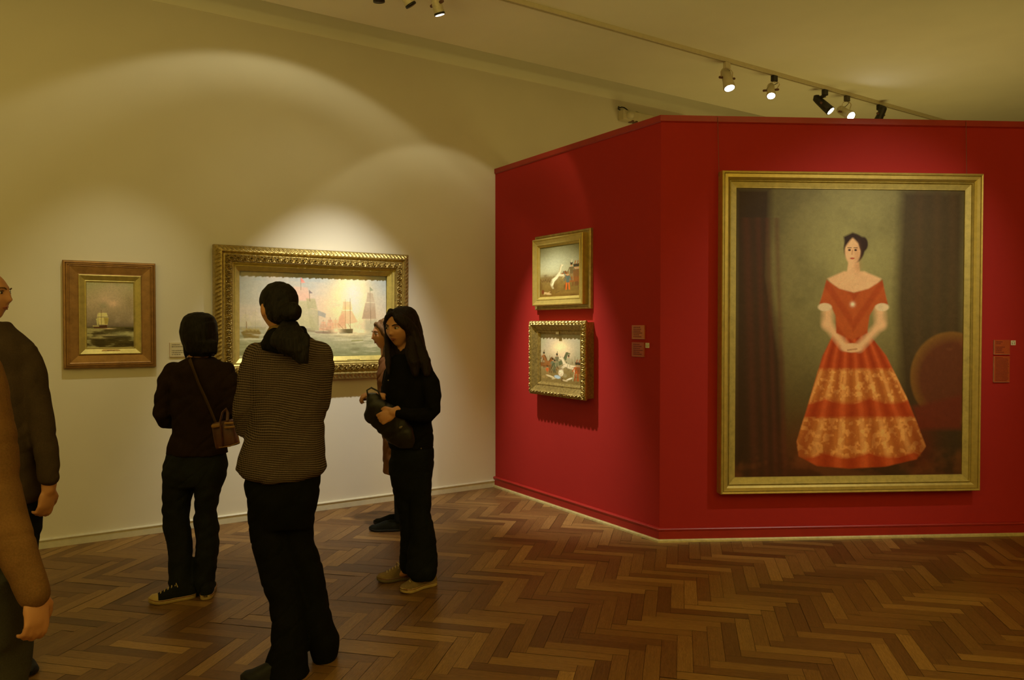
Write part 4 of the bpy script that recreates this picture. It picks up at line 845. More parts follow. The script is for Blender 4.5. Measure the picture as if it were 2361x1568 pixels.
def tuck(body, cloths, keep, m=.009, reach=.12):
    '''pull the body surface in under the clothes; keep = spheres (centre, radius) of bare head, hands and feet'''
    trees = [BVHTree.FromPolygons([v.co for v in c.data.vertices], [p.vertices[:] for p in c.data.polygons]) for c in cloths]
    boxes = []
    for c in cloths:
        co = [v.co for v in c.data.vertices]; boxes.append((min(p.z for p in co)-.004, max(p.z for p in co)+.02))
    for v in body.data.vertices:
        p = v.co
        if any((p-c).length < r for c, r in keep): continue
        best = None; ok = False; cand = []
        for t_, (z0, z1) in zip(trees, boxes):
            if not z0 < p.z < z1: continue
            q, n, i_, d = t_.find_nearest(p, reach)
            if q is None: ok = ok or False; continue
            sd = (p-q).dot(n)
            if sd < -m*.8: ok = True
            cand.append((d, q-n*m))
        if not ok and cand: v.co = min(cand, key=lambda x: x[0])[1]
    body.data.update()
# ---------------- woman with bobbed hair and shoulder bag
def bob_woman():
    Y = 4.26; A_ = lambda x, y, dy=0: at(x, y, Y+dy)
    T = thing('person', 'person with dark bobbed hair and brown top, seen from behind, wearing a shoulder bag', 'person', (at(430, 1385, Y).x, Y, 0))
    b = MB(); H, R = head(b, A_(459, 770, .012), 188, 4, .92); limb(b, [A_(459, 790, .0), A_(458, 835, .01)], [.055, .06])
    loft(b, [(830, 430, 490, .12, 0), (850, 405, 515, .15, 0), (880, 392, 526, .19, 0), (940, 402, 518, .19, 0), (990, 410, 508, .18, 0), (1040, 398, 514, .20, 0), (1085, 392, 512, .20, 0)], Y)
    for pts, r in (([A_(400, 858), A_(380, 915, .02), A_(376, 958, .0), A_(395, 972, .16), A_(430, 955, .24)], [.05, .043, .04, .034, .026]), ([A_(515, 856), A_(530, 905, .02), A_(528, 945, .02), A_(508, 955, .17), A_(480, 948, .24)], [.05, .043, .04, .034, .026])): limb(b, pts, r)
    hand(b, A_(430, 955, .24), (.8, .3, .3), (.3, 1, 0), 1, .9, 30); hand(b, A_(480, 948, .24), (-.8, .3, .3), (-.3, 1, 0), -1, .9, 30)
    limb(b, [A_(418, 1080), A_(410, 1180, -.01), A_(414, 1260, .0), A_(420, 1362, .01)], [.060, .048, .040, .033]); limb(b, [A_(487, 1080), A_(475, 1180, .0), A_(474, 1260, .02), A_(473, 1360, .05)], [.060, .048, .040, .033])
    limb(b, [A_(420, 1362, .01), A_(395, 1380, .0), A_(372, 1385, 0)], [.030, .020, .014]); limb(b, [A_(473, 1360, .05), A_(473, 1378, .09), A_(474, 1376, .16)], [.030, .020, .015])
    BD = remesh(b, 'body', .0075, M['skin'], T, 2)
    # hair
    h = MB(); loft(h, [(719.5, 448, 468, .05, 0), (723, 434, 482, .12, 0), (731, 424, 492, .17, 0), (745, 418.5, 498, .20, 0), (765, 417, 500, .215, 0), (785, 421, 500, .21, 0), (800, 427, 499, .19, .0), (812, 434, 497, .17, .0), (822, 442, 492, .13, .0)], Y, e=2.0)
    for x in (428, 440, 452, 464, 476, 488, 496): limb(h, [A_(x, 790, -.085+abs(x-462)*.0012), A_(x+1, 812, -.075+abs(x-462)*.001), A_(x*1.02-8, 822+random.uniform(-5, 7), -.065+abs(x-462)*.001)], [.017, .014, .003])
    remesh(h, 'hair', .006, M['hair_black'], T, 2, folds(.004, (30, 30, 6), (60, 60, 10)))
    # top
    j = MB(); loft(j, [(822, 437, 486, .11, .0), (829, 425, 500, .15, 0), (836, 412, 512, .17, 0), (845, 400, 524, .19, 0), (860, 392, 532, .205, 0), (890, 390, 530, .22, 0), (930, 394, 526, .22, 0), (965, 399, 520, .21, 0), (990, 401, 517, .215, 0), (1010, 396, 520, .225, 0), (1030, 388, 524, .235, 0), (1046, 386, 525, .24, 0)], Y, e=2.2)
    limb(j, [A_(404, 856), A_(386, 885, .0), A_(377, 925, .0), A_(373, 955, -.0), A_(379, 970, .03), A_(400, 972, .14), A_(424, 960, .21)], [.062, .060, .050, .047, .045, .040, .034])
    limb(j, [A_(516, 856), A_(529, 885, .0), A_(534, 915, .0), A_(532, 945, .0), A_(524, 958, .04), A_(506, 957, .15), A_(488, 950, .21)], [.060, .058, .052, .048, .044, .040, .034])
    J = remesh(j, 'jacket', .008, M['brown_knit'], T, 4, folds(.007))
    # jeans
    q = MB(); loft(q, [(1026, 398, 512, .20, 0), (1045, 388, 521, .225, 0), (1070, 380, 522, .24, 0), (1095, 378, 520, .25, 0), (1115, 378, 513, .23, 0), (1120, 379, 510, .20, 0)], Y)
    loft(q, [(1085, 378, 452, .20, 0), (1115, 378, 450, .20, 0), (1160, 377.5, 436, .17, -.01), (1190, 379, 436, .155, -.01), (1220, 381, 438, .15, 0), (1255, 390, 440, .145, 0), (1290, 391, 441, .145, 0), (1320, 392, 443, .145, 0), (1338, 392, 446, .15, 0), (1346, 396, 446, .15, 0), (1362, 398, 447, .145, 0)], Y)
    loft(q, [(1085, 450, 519, .20, 0), (1115, 452, 512, .20, 0), (1145, 451, 503, .17, 0), (1180, 451, 497, .155, .01), (1205, 448, 501, .15, .02), (1240, 455, 503, .145, .03), (1285, 452, 501, .14, .03), (1318, 448, 497, .145, .04), (1335, 446, 494, .145, .04), (1352, 450, 491, .14, .05), (1370, 458, 490, .13, .05)], Y)
    K = remesh(q, 'jeans', .0075, M['denim'], T, 3, folds(.006, (7, 7, 22), (16, 16, 9)))
    tuck(BD, [J, K], [(A_(459, 775), .13), (A_(455, 952, .28), .12)])
    shoe(T, floorhit(452, 1376)+Vector((0, 0, 0)), floorhit(342, 1393), 1, 'rubber_cream', 'canvas_black', True, wd=1.05)
    hp = floorhit(474, 1384); shoe(T, hp, hp+Vector((-.085, .235, 0)), -1, 'rubber_cream', 'canvas_black', True, wd=1.05)
    # shoulder bag hanging from a diagonal strap: a thing of its own
    B = thing('shoulder_bag', 'small reddish-brown leather shoulder bag with tan trim on a long diagonal strap', 'bag', tuple(A_(520, 1040, -.14)))
    s = MB(); top = [A_(452, 822, .02), A_(437, 829, -.10), A_(445, 850, -.125), A_(458, 885, -.135), A_(472, 915, -.14), A_(487, 950, -.15), A_(497, 974, -.16)]
    s.tube(top, [.0125]*7, 10, True, .22, ref=(0, 1, 0)); s.build('strap', M['strap'], B)
    m = MB(); loft(m, [(975, 492, 535, .045, -.19), (980, 490, 538, .055, -.19), (1005, 494, 544, .07, -.19), (1030, 499, 550, .075, -.19), (1036, 501, 551, .07, -.19)], Y, e=4); 
    rr = [v for v in m.v]; m2 = MB(); m2.v = [(x, y, z+ (x-A_(495, 1000, -.19).x)*.22) for x, y, z in rr]; m2.f = m.f; bg = m2.build('bag_body', M['leather'], B)
    def bp(px, py, d=-.235): v = A_(px, py, d); v.z += (v.x-A_(495, 1000, -.19).x)*.22; return v
    t_ = MB(); t_.tube([bp(491, 984), bp(507, 984)], [.011, .011], 8, True, .3, ref=(0, 1, 0)); t_.build('tan_band', M['leather_tan'], bg); t_ = MB(); t_.tube([bp(519, 983), bp(541, 987)], [.006, .006], 8, True, .3, ref=(0, 1, 0)); t_.build('tan_band', M['leather_tan'], bg); t_ = MB(); t_.tube([bp(519, 993), bp(543, 996)], [.006, .006], 8, True, .3, ref=(0, 1, 0)); t_.build('tan_band', M['leather_tan'], bg)
    t_ = MB(); t_.tube([bp(541, 985), bp(547, 1010, -.232), bp(552, 1034, -.23), bp(530, 1038, -.235), bp(506, 1036, -.235)], [.0035]*5, 8); t_.build('edge_piping', M['leather_tan'], bg)
    t_ = MB(); t_.tube([bp(513, 1032), bp(510, 1000), bp(508, 975), bp(513, 956, -.22), bp(521, 950, -.21), bp(525, 960, -.21), bp(524, 976, -.22)], [.0105, .0105, .0105, .010, .009, .009, .009], 10, True, .4, ref=(1, 0, 0)); t_.build('front_strap', M['leather'], B)
bob_woman()
# ---------------- person with bun and ponytail in tweed jacket
def tweed_person():
    Y = 3.36; A_ = lambda x, y, dy=0: at(x, y, Y+dy)
    T = thing('person', 'tall person with dark hair in a bun, woven brown jacket and black trousers, back turned', 'person', (at(660, 1550, Y).x, Y, 0))
    b = MB(); H, R = head(b, A_(642, 712, .0), 142, 6, 1.0); limb(b, [A_(652, 740, .0), A_(662, 790, .02)], [.056, .062])
    loft(b, [(780, 625, 700, .12, 0), (805, 598, 728, .16, 0), (850, 585, 742, .20, 0), (940, 600, 730, .20, 0), (1030, 598, 728, .20, 0), (1100, 590, 722, .22, 0), (1150, 585, 722, .22, 0)], Y)
    for pts, r in (([A_(595, 812), A_(572, 890, .02), A_(564, 975, .0), A_(590, 985, .20), A_(625, 970, .28)], [.052, .045, .042, .034, .026]), ([A_(735, 812), A_(748, 880, .02), A_(742, 945, .02), A_(715, 960, .2), A_(690, 955, .28)], [.052, .045, .042, .034, .026])): limb(b, pts, r)
    hand(b, A_(625, 970, .28), (.8, .3, .3), (.3, 1, 0), 1, 1, 30); hand(b, A_(690, 955, .28), (-.8, .3, .3), (-.3, 1, 0), -1, 1, 30)
    limb(b, [A_(618, 1130), A_(625, 1290, .0), A_(660, 1400, -.03), A_(665, 1555, -.06)], [.068, .052, .044, .036]); limb(b, [A_(692, 1130), A_(700, 1290, .02), A_(725, 1400, .06), A_(748, 1505, .10)], [.068, .052, .044, .036])
    limb(b, [A_(665, 1555, -.06), A_(640, 1580, -.09), A_(605, 1582, -.12)], [.033, .022, .016]); limb(b, [A_(748, 1500, .10), A_(748, 1518, .13), A_(742, 1520, .2)], [.033, .022, .016])
    BD = remesh(b, 'body', .0075, M['skin'], T, 1)
    h = MB()   # smooth crown, pointed at the top, drawn back into a bun
    loft(h, [(650, 636, 646, .02, 0), (654, 630, 654, .07, 0), (662, 620, 662, .12, .0), (673, 612, 668, .16, .0), (686, 608, 672, .18, .0), (698, 607, 675, .185, .0), (706, 612, 676, .17, -.01), (716, 622, 676, .15, -.03), (730, 630, 676, .12, -.05), (742, 640, 676, .08, -.06)], Y, e=2.0)
    h.ell(H(0, .012, .036), (.081, .098, .084), R, 28, 20); h.ell(H(0, .045, -.005), (.074, .066, .075), R, 24, 16)
    h.ell(A_(668, 722, -.10), (.050, .055, .040), None, 24, 16); h.ell(A_(676, 718, -.12), (.036, .04, .042)); h.ell(A_(655, 728, -.09), (.045, .04, .035))
    remesh(h, 'hair', .005, M['hair_black'], T, 2, folds(.0035, (40, 40, 12), (80, 80, 20)))
    pn = MB()   # loose ponytail falling over the back
    loft(pn, [(740, 650, 686, .06, -.10), (752, 642, 692, .08, -.13), (765, 632, 700, .09, -.15), (780, 622, 707, .09, -.165), (795, 624, 711, .08, -.17), (808, 642, 713, .07, -.175), (822, 666, 713, .05, -.175), (838, 688, 710, .03, -.175)], Y, e=2.0)
    for k in range(16): x = 640+k*4.4; limb(pn, [A_(x, 775, -.17), A_(x+3, 798, -.185), A_(x+5+random.uniform(-3, 3), 812+k*1.6+random.uniform(-4, 6), -.175)], [.014, .011, .003])
    remesh(pn, 'ponytail', .005, M['hair_black'], T, 1, folds(.004, (50, 50, 9), (90, 90, 20)))
    c = MB(); loft(c, [(746, 630, 680, .10, .0), (754, 622, 690, .125, .0), (768, 614, 697, .14, .0), (778, 608, 702, .15, .0)], Y, e=2.0); c.build('collar', M['collar'], T)
    sc = MB(); loft(sc, [(753, 634, 700, .13, -.02), (763, 620, 706, .18, -.03), (776, 608, 712, .23, -.03), (792, 603, 716, .26, -.03), (804, 608, 716, .262, -.03), (814, 640, 712, .25, -.04)], Y, e=2.0); remesh(sc, 'scarf', .007, M['black_wool'], T, 2, folds(.006, (12, 12, 12), (30, 30, 30)))
    j = MB(); loft(j, [(776, 620, 712, .14, .0), (784, 606, 728, .18, 0), (793, 594, 742, .21, 0), (810, 583, 754, .235, 0), (840, 578, 758, .25, 0), (880, 580, 756, .26, 0), (930, 583, 752, .255, 0), (970, 578, 746, .25, 0), (1010, 566, 746, .265, 0), (1050, 553, 749, .28, 0), (1080, 545, 751.5, .29, 0), (1094, 556, 742, .29, 0), (1103, 590, 722, .27, 0)], Y, e=2.3)
    limb(j, [A_(600, 818), A_(586, 850, -.01), A_(570, 905, -.02), A_(562, 950, -.03), A_(566, 985, -.01), A_(590, 996, .14), A_(622, 978, .24)], [.066, .066, .054, .051, .049, .044, .038])
    limb(j, [A_(735, 816), A_(740, 850, .0), A_(740, 900, .01), A_(736, 935, .01), A_(726, 958, .06), A_(700, 960, .2)], [.060, .058, .050, .048, .046, .04])
    J = remesh(j, 'jacket', .008, M['tweed'], T, 3, folds(.006, (5, 5, 9), (12, 12, 8)))
    q = MB(); loft(q, [(1080, 566, 738, .24, 0), (1110, 567, 737, .25, 0), (1145, 570, 733, .25, 0), (1180, 573, 728, .23, 0), (1215, 577, 721, .20, 0)], Y)
    loft(q, [(1170, 573, 660, .19, 0), (1210, 577, 662, .19, 0), (1270, 587, 672, .175, -.01), (1340, 606, 690, .165, -.02), (1390, 621, 700, .16, -.03), (1440, 627, 704, .165, -.04), (1486, 630, 707, .175, -.05), (1505, 622, 708, .185, -.05), (1520, 615, 709, .19, -.05), (1550, 610, 711, .195, -.06), (1578, 608, 713, .20, -.06)], Y)
    loft(q, [(1170, 648, 730, .19, .0), (1215, 655, 721, .17, .02), (1250, 658, 724, .165, .03), (1310, 668, 742, .16, .05), (1385, 685, 757, .155, .07), (1435, 694, 764, .16, .08), (1472, 703, 780, .17, .09), (1495, 715, 780, .165, .10), (1515, 724, 777, .15, .10), (1524, 729, 768, .12, .10)], Y)
    K = remesh(q, 'trousers', .008, M['black_cloth'], T, 3, folds(.006, (6, 6, 14), (14, 14, 7)))
    tuck(BD, [J, K], [(A_(645, 715), .15), (A_(658, 965, .34), .13)])
    tz = at(668, 1590, Y-.04); hz = Vector((tz.x+.04, Y-.08, 0)); shoe(T, hz, hz+Vector((-.225, -.05, 0)), 1, 'shoe_black', 'shoe_black', wd=1.05)
    hp = floorhit(760, 1530); hp.y = Y+.10; hp.x = at(762, 1530, hp.y).x; shoe(T, hp, hp+Vector((-.10, .22, 0)), -1, 'shoe_black', 'shoe_black')
tweed_person()
# ---------------- girl with long dark hair in black jacket and sneakers
def girl():
    Y = 4.44; A_ = lambda x, y, dy=0: at(x, y, Y+dy)
    T = thing('person', 'young person with long dark hair, black jacket and jeans, glancing back', 'person', (at(950, 1340, Y).x, Y, 0))
    b = MB(); H, R = head(b, A_(922.5, 756.5, -.01), 27, 9, 1.0, 0); limb(b, [A_(932, 780, .02), A_(936, 832, .03)], [.050, .052])
    loft(b, [(828, 905, 965, .12, .02), (845, 895, 980, .16, .02), (890, 895, 992, .20, .02), (950, 905, 988, .19, .02), (1010, 908, 990, .18, .02), (1060, 912, 992, .20, .02)], Y)
    for pts, r in (([A_(982, 866, -.05), A_(1000, 905, -.07), A_(992, 950, -.09), A_(945, 952, -.17), A_(908, 950, -.22)], [.05, .043, .04, .034, .026]), ([A_(905, 862, .1), A_(893, 905, .08), A_(890, 925, .02), A_(880, 922, -.05), A_(868, 915, -.10)], [.045, .040, .036, .030, .025])): limb(b, pts, r)
    hand(b, A_(910, 949, -.22), (-.78, -.12, -.42), (-.2, .9, -.3), 1, .98, 42, .7); hand(b, A_(876, 914, -.10), (-.95, -.1, .12), (.0, .2, -1), 1, .92, 40, .6)
    limb(b, [A_(936, 1060), A_(942, 1150, -.02), A_(945, 1220, -.0), A_(945, 1305, .05)], [.058, .048, .042, .034]); limb(b, [A_(968, 1060), A_(972, 1150, -.0), A_(975, 1220, -.02), A_(985, 1318, -.05)], [.058, .048, .042, .034])
    limb(b, [A_(945, 1305, .05), A_(932, 1322, .07), A_(905, 1328, .10)], [.030, .018, .012]); limb(b, [A_(985, 1318, -.05), A_(972, 1342, -.05), A_(950, 1350, -.06)], [.030, .018, .012])
    BD = remesh(b, 'body', .005, M['skin'], T, 1); face_parts(H, R, T)
    h = MB(); loft(h, [(705.5, 924, 938, .03, .03), (709, 913, 950, .10, .03), (716, 905, 959, .15, .035), (728, 900, 965, .18, .045), (745, 900, 970, .185, .055), (765, 902, 975, .18, .06), (790, 905, 980, .17, .06), (815, 905, 986, .16, .05), (838, 900, 994, .15, .05), (856, 905, 1000, .12, .05)], Y, e=2.0)
    def hl(x0, x1, *a): 
        pass
    # curtains in front: from the parting over the temples and down each side of the face
    limb(h, [H(.012, -.062, .093), H(.036, -.076, .070), H(.060, -.062, .040), H(.077, -.028, .0), H(.078, -.010, -.05), A_(948, 815, -.09), A_(955, 838, -.12), A_(958, 862, -.125)], [.014, .020, .023, .025, .028, .036, .036, .020])
    limb(h, [H(.02, -.045, .100), H(.052, -.055, .070), H(.074, -.030, .035), H(.085, .0, -.01), A_(965, 800, -.04), A_(978, 835, -.08), A_(984, 862, -.10)], [.022, .026, .030, .033, .038, .040, .022])
    limb(h, [H(-.006, -.060, .095), H(-.034, -.066, .074), H(-.060, -.052, .044), H(-.076, -.030, .010), H(-.080, -.022, -.035), A_(893, 808, -.05), A_(895, 835, -.08), A_(896, 862, -.11)], [.014, .017, .016, .014, .015, .018, .018, .008])
    limb(h, [H(-.03, -.03, .098), H(-.062, -.02, .06), H(-.076, .0, .0), A_(900, 800, .03), A_(903, 845, -.0)], [.024, .024, .018, .022, .018])
    h.ell(H(0, .012, .030), (.083, .092, .092), R, 28, 20)
    remesh(h, 'hair', .0045, M['hair_brown'], T, 1, folds(.0022, (60, 60, 7), (110, 110, 12)))
    j = MB(); loft(j, [(815, 912, 962, .12, .02), (826, 900, 980, .16, .02), (838, 893, 992, .19, .02), (856, 886, 1001, .22, .02), (880, 882, 1006, .24, .02), (910, 880, 1004, .245, .02), (945, 885, 1000, .24, .02), (975, 890, 995, .23, .02), (1000, 893, 999, .24, .02), (1020, 896, 1001, .245, .02), (1032, 899, 1002, .24, .02)], Y, e=2.2)
    limb(j, [A_(978, 862, -.03), A_(992, 885, -.06), A_(999, 915, -.08), A_(998, 945, -.09), A_(985, 958, -.10), A_(950, 956, -.17), A_(918, 951, -.215)], [.058, .056, .051, .048, .045, .040, .033])
    limb(j, [A_(905, 860, .10), A_(896, 895, .09), A_(896, 920, .03), A_(888, 924, -.04), A_(880, 918, -.08)], [.05, .046, .042, .036, .031])
    J = remesh(j, 'jacket', .007, M['black_wool'], T, 3, folds(.006, (8, 8, 12), (18, 18, 8)))
    q = MB(); loft(q, [(1015, 904, 998, .21, .02), (1040, 902, 1001, .235, .02), (1065, 898, 1001, .25, .02), (1090, 897, 998, .24, .02), (1115, 903, 996, .21, .02), (1140, 909, 993, .17, .02), (1165, 915, 990, .10, .02)], Y)
    loft(q, [(1090, 898, 958, .18, .05), (1130, 906, 960, .17, .04), (1170, 914, 960, .155, .03), (1200, 921, 962, .15, .03), (1240, 924, 964, .15, .04), (1280, 921, 966, .155, .05), (1305, 921, 970, .16, .06), (1316, 928, 972, .155, .06)], Y)
    loft(q, [(1090, 940, 998, .18, .0), (1130, 942, 995, .17, .0), (1175, 944, 993, .155, -.01), (1215, 944, 1000, .15, -.02), (1255, 942, 1007, .155, -.03), (1290, 938, 1009, .165, -.04), (1312, 936, 1010, .17, -.05), (1322, 938, 1008, .17, -.05), (1334, 950, 1001, .15, -.05)], Y)
    K = remesh(q, 'jeans', .0075, M['denim_dark'], T, 3, folds(.005, (7, 7, 22), (16, 16, 9)))
    tuck(BD, [J, K], [(A_(922, 770), .175), (A_(892, 952, -.27), .085), (A_(858, 915, -.1), .08)])
    for px, py, r in ((971, 1034, .004), (895, 877, .004)): m = MB(); m.ell(A_(px, py, -.118 if py > 1000 else -.10), (r, .003, r), None, 10, 8); m.build('button', M['rubber_grey'], T)
    a, c = floorhit(955, 1331), floorhit(869, 1342); shoe(T, a, c, 1, 'rubber_grey', 'canvas_grey', True)
    a, c = floorhit(1005, 1347), floorhit(924, 1370); shoe(T, a, a+(c-a).normalized()*.245, -1, 'rubber_cream', 'canvas_grey', True, wd=1.05)
    B = thing('handbag', 'limp black leather bag held in both hands by the long-haired person', 'bag', tuple(A_(890, 1000, -.2)))
    m = MB(); loft(m, [(907, 846, 868, .05, -.17), (918, 844, 880, .07, -.17), (935, 842, 905, .085, -.17), (955, 841, 930, .095, -.16), (966, 843, 940, .10, -.15), (980, 856, 948, .10, -.14), (995, 869, 952, .10, -.13), (1010, 885, 956, .09, -.12), (1022, 900, 956, .07, -.11), (1034, 922, 954, .04, -.11)], Y, e=2.6)
    remesh(m, 'bag_body', .006, M['bag_black'], B, 2, folds(.007, (14, 14, 9), (30, 30, 20)))
    m = MB(); m.tube([A_(848, 912, -.2), A_(846, 900, -.2), A_(856, 894, -.19), A_(872, 902, -.18), A_(878, 918, -.17)], .005, 8); m.build('handle', M['bag_black'], B)
    m = MB(); m.ell(A_(924, 985, -.20), (.012, .005, .007), headrot(0, 0, -30), 12, 8); m.build('clasp', M['rubber_grey'], B)
girl()
# ---------------- person half hidden behind the girl
def hidden_person():
    Y = 5.72; A_ = lambda x, y, dy=0: at(x, y, Y+dy)
    T = thing('person', 'brown-haired person in rust coat, mostly hidden behind the long-haired person', 'person', (at(915, 1215, Y).x, Y, 0))
    b = MB(); H, R = head(b, A_(888, 772, .0), 62, 4, 1.0); limb(b, [A_(892, 792, .01), A_(896, 830, .02)], [.052, .055])
    loft(b, [(822, 880, 925, .12, 0), (850, 872, 940, .18, 0), (930, 880, 935, .19, 0), (1000, 880, 935, .2, 0)], Y)
    for sx in (-.1, .1): limb(b, [A_(910, 840, sx), A_(912, 900, sx*1.2), A_(910, 950, sx*1.1)], [.045, .04, .034]); hand(b, A_(910, 950, sx*1.1), (-.1, 0, -1), (-1, 0, 0), 1, .95, 30)
    for sx in (-.08, .08): limb(b, [A_(910, 1000, sx), A_(916, 1110, sx), A_(922, 1195, sx)], [.07, .05, .036]); limb(b, [A_(922, 1195, sx), A_(910, 1208, sx)], [.03, .024])
    BD = remesh(b, 'body', .009, M['skin'], T, 1); face_parts(H, R, T, 'hair_mid')
    h = MB(); loft(h, [(733, 882, 900, .06, 0), (738, 874, 912, .14, 0), (750, 870, 918, .18, .0), (768, 880, 922, .19, .0), (790, 886, 926, .2, .0), (815, 882, 930, .2, .0), (840, 880, 930, .18, .0)], Y, e=2.0); limb(h, [H(.02, -.06, .085), H(.06, -.045, .05), H(.075, -.02, .0), H(.078, .0, -.06)], [.018, .022, .024, .024]); limb(h, [H(-.0, -.065, .085), H(-.045, -.05, .05), H(-.07, -.02, .0), H(-.072, .0, -.06)], [.018, .02, .022, .02])
    remesh(h, 'hair', .007, M['hair_mid'], T, 2, folds(.004, (40, 40, 8), (80, 80, 12)))
    j = MB(); loft(j, [(812, 884, 920, .12, 0), (830, 874, 934, .2, 0), (860, 869, 944, .28, 0), (910, 872, 944, .29, 0), (960, 880, 940, .28, 0), (1010, 884, 940, .3, 0), (1060, 884, 942, .32, 0), (1088, 885, 942, .33, 0)], Y)
    J = remesh(j, 'coat', .009, M['coat_rust'], T, 3, folds(.007))
    q = MB()
    for sx in (-.08, .08): loft(q, [(1050, 902, 940, .13, sx), (1120, 908, 938, .12, sx), (1190, 910, 938, .12, sx), (1203, 911, 938, .12, sx)], Y)
    K = remesh(q, 'trousers', .009, M['navy'], T, 2)
    tuck(BD, [J, K], [(A_(888, 780), .17)])
    for sx in (-.09, .09): p = floorhit(932, 1216); p.y += sx; shoe(T, p, p+Vector((-.25, 0, 0)), 1, 'shoe_black', 'canvas_black')
hidden_person()
# ---------------- man in a dark coat cut by the left edge
def coat_man():
    Y = 3.36; A_ = lambda x, y, dy=0: at(x, y, Y+dy)
    T = thing('person', 'person in grey-brown coat and dark trousers, cut by the left edge of the view', 'person', (at(30, 1545, Y).x, Y, 0))
    b = MB(); H, R = head(b, A_(-34, 684, .0), -96, -2, 1.04); limb(b, [A_(-40, 720, .0), A_(-38, 775, .02)], [.06, .065])
    loft(b, [(765, -70, 20, .14, 0), (800, -100, 60, .19, 0), (880, -100, 75, .23, 0), (1000, -85, 60, .22, 0), (1100, -85, 60, .23, 0)], Y)
    limb(b, [A_(62, 830), A_(88, 930, .0), A_(103, 1010, .0), A_(115, 1090, -.04), A_(112, 1130, -.05)], [.055, .048, .042, .036, .028]); hand(b, A_(112, 1126, -.05), (-.12, -.1, -1), (-.75, .4, .1), -1, 1.0, 32)
    limb(b, [A_(-105, 830), A_(-120, 930, .0), A_(-122, 1010, .0), A_(-115, 1100, -.06)], [.055, .048, .042, .03]); hand(b, A_(-115, 1100, -.06), (.1, -.2, -1), (.9, -.2, .2), 1, 1.0, 40)
    limb(b, [A_(38, 1110), A_(36, 1300, .0), A_(30, 1500, .02)], [.07, .052, .04]); limb(b, [A_(-45, 1110), A_(-50, 1300, .1), A_(-60, 1480, .2)], [.07, .052, .04])
    limb(b, [A_(30, 1500, .02), A_(35, 1540, -.06), A_(50, 1545, -.12)], [.04, .035, .03]); limb(b, [A_(-60, 1480, .2), A_(-50, 1515, .12)], [.04, .03])
    BD = remesh(b, 'body', .0075, M['skin'], T, 2); face_parts(H, R, T, 'hair_mid', 1.06)
    h = MB(); h.ell(H(0, .014, .032), (.082, .092, .09), R, 28, 20); h.ell(H(0, .04, .0), (.078, .068, .08), R, 24, 16); remesh(h, 'hair', .006, M['hair_mid'], T, 1, folds(.002, (60, 60, 30), (110, 110, 40)))
    j = MB(); loft(j, [(742, -62, 14, .15, 0), (756, -80, 24, .2, 0), (770, -98, 42, .24, 0), (792, -115, 66, .27, 0), (820, -125, 80, .29, 0), (880, -125, 88, .31, 0), (960, -118, 88, .31, 0), (1040, -115, 90, .32, 0), (1100, -118, 96, .34, 0), (1140, -120, 98, .35, 0), (1156, -120, 92, .35, 0)], Y)
    limb(j, [A_(56, 818), A_(72, 860, -.01), A_(83, 910, -.02), A_(94, 970, -.03), A_(103, 1020, -.04), A_(111, 1075, -.06), A_(113, 1100, -.06)], [.062, .060, .056, .053, .050, .047, .043])
    limb(j, [A_(-98, 818), A_(-118, 900, -.01), A_(-124, 1000, -.02), A_(-118, 1080, -.06)], [.062, .058, .05, .044])
    J = remesh(j, 'coat', .009, M['coat_grey'], T, 3, folds(.0055, (5, 5, 10), (12, 12, 6)))
    q = MB(); loft(q, [(1100, -85, 84, .24, 0), (1150, -86, 88, .26, 0), (1200, -84, 86, .24, 0)], Y); loft(q, [(1150, 0, 88, .21, 0), (1230, 4, 84, .19, 0), (1320, 6, 72, .175, .0), (1400, 2, 64, .17, .0), (1470, 0, 62, .17, .0), (1520, -2, 58, .18, .02)], Y); loft(q, [(1150, -86, 0, .21, 0), (1300, -90, -16, .18, .1), (1400, -98, -24, .17, .15), (1495, -104, -28, .18, .2)], Y)
    K = remesh(q, 'trousers', .009, M['navy'], T, 3, folds(.006, (6, 6, 16), (14, 14, 7)))
    tuck(BD, [J, K], [(A_(-28, 700), .16), (A_(108, 1170, -.05), .12), (A_(-113, 1145, -.06), .12)])
    t_ = floorhit(70, 1563); shoe(T, Vector((t_.x-.19, t_.y+.14, 0)), t_, 1, 'shoe_black', 'shoe_black', wd=1.08)
    hp = at(-60, 1500, Y+.2); shoe(T, Vector((hp.x-.05, hp.y, 0)), Vector((hp.x+.16, hp.y-.18, 0)), -1, 'shoe_black', 'shoe_black', wd=1.08)
coat_man()
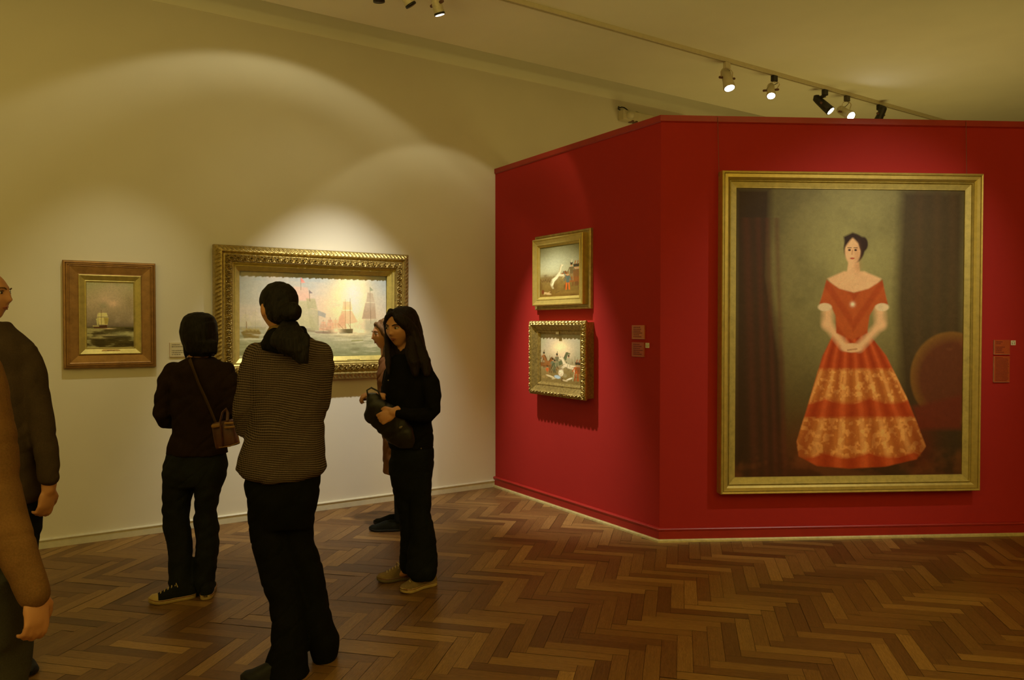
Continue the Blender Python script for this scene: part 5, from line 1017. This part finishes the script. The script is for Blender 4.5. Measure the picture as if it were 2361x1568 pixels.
# ---------------- nearest person, only a sleeve, hand and trousers in view
def near_person():
    Y = 2.12; A_ = lambda x, y, dy=0: at(x, y, Y+dy)
    T = thing('person', 'nearest person, showing only a tan coat sleeve, bare hand and grey trousers at lower left', 'person', (at(-60, 1568, Y).x, Y, 0))
    b = MB(); head(b, A_(-175, 640, .0), -20, 0, 1.04); limb(b, [A_(-175, 720, .0), A_(-175, 790, .0)], [.06, .065])
    loft(b, [(775, -260, -90, .15, 0), (830, -310, -50, .2, 0), (1000, -290, -75, .22, 0), (1200, -280, -80, .22, 0), (1350, -290, -60, .24, 0)], Y)
    limb(b, [A_(-55, 850), A_(-15, 1010, .0), A_(22, 1150, -.0), A_(46, 1280, -.05), A_(79, 1368, -.08)], [.05, .042, .036, .030, .025]); hand(b, A_(81, 1368, -.08), (.12, -.12, -.9), (-.8, .35, -.1), -1, .95, 30, .5)
    limb(b, [A_(-300, 850), A_(-330, 1050, .0), A_(-340, 1200, .05), A_(-330, 1400, .0)], [.055, .048, .042, .03]); hand(b, A_(-330, 1400, 0), (0, -.2, -1), (.9, -.2, .2), 1, 1.0, 40)
    zf = at(-60, 1400, Y).z; L1 = A_(-15, 1380, .02); L2 = A_(-200, 1380, .02)
    for q_, s_ in ((L1, 1), (L2, -1)): limb(b, [q_, q_+Vector((0, -.0, -.35)), Vector((q_.x, q_.y+.03, .09))], [.07, .052, .04]); limb(b, [Vector((q_.x, q_.y+.03, .09)), Vector((q_.x+.03, q_.y-.08, .05)), Vector((q_.x+.05, q_.y-.14, .045))], [.036, .022, .016])
    BD = remesh(b, 'body', .006, M['skin'], T, 2)
    h = MB(); h.ell(A_(-175, 630, .02), (.086, .105, .105)); remesh(h, 'hair', .007, M['hair_brown'], T, 1, folds(.003, (50, 50, 30), (110, 110, 40)))
    j = MB(); loft(j, [(770, -265, -85, .18, 0), (790, -300, -60, .24, 0), (840, -325, -40, .28, 0), (920, -325, -38, .30, 0), (1050, -300, -50, .30, 0), (1200, -300, -50, .31, 0), (1330, -305, -38, .33, 0), (1382, -308, -34, .34, 0)], Y)
    limb(j, [A_(-60, 850, .0), A_(-44, 905, .0), A_(-26, 970, .0), A_(-14, 1050, .0), A_(-6, 1120, -.0), A_(16, 1200, -.02), A_(42, 1280, -.05), A_(66, 1340, -.07), A_(79, 1372, -.08)], [.068, .068, .063, .061, .060, .055, .050, .045, .041])
    limb(j, [A_(-305, 850), A_(-330, 1000, .0), A_(-342, 1150, .04), A_(-334, 1370, .0)], [.066, .062, .055, .046])
    J = remesh(j, 'coat', .008, M['coat_tan'], T, 3, folds(.0045, (7, 7, 9), (14, 14, 9)))
    q = MB(); loft(q, [(1330, -275, 34, .25, .0), (1400, -278, 45, .26, .0), (1480, -276, 48, .25, .0)], Y)
    for q_, xs in ((L1, (-112, 48)), (L2, (-278, -118))):
        c0 = at(xs[0], 1440, Y); c1 = at(xs[1], 1440, Y); cx = (c0.x+c1.x)/2; hw = (c1.x-c0.x)/2; rows = []
        for z, w_, d_ in ((c0.z+.06, hw, .12), (c0.z-.1, hw*.98, .115), (c0.z-.3, hw*.85, .09), (.35, hw*.8, .085), (.14, hw*.82, .09), (.05, hw*.85, .095)): rows.append([Vector((cx+w_*math.cos(2*PI*k/24), Y+.02+d_*math.sin(2*PI*k/24), z)) for k in range(24)])
        q.quadgrid(rows, True, True)
        shoe(T, Vector((cx-.01, Y+.10, 0)), Vector((cx+.03, Y-.17, 0)), 1, 'shoe_black', 'shoe_black', wd=1.05)
    K = remesh(q, 'trousers', .009, M['trouser_grey'], T, 3, folds(.006, (6, 6, 16), (14, 14, 7)))
    tuck(BD, [J, K], [(A_(-175, 660), .2), (A_(92, 1440, -.1), .135), (A_(-328, 1450, 0), .12)])
near_person()
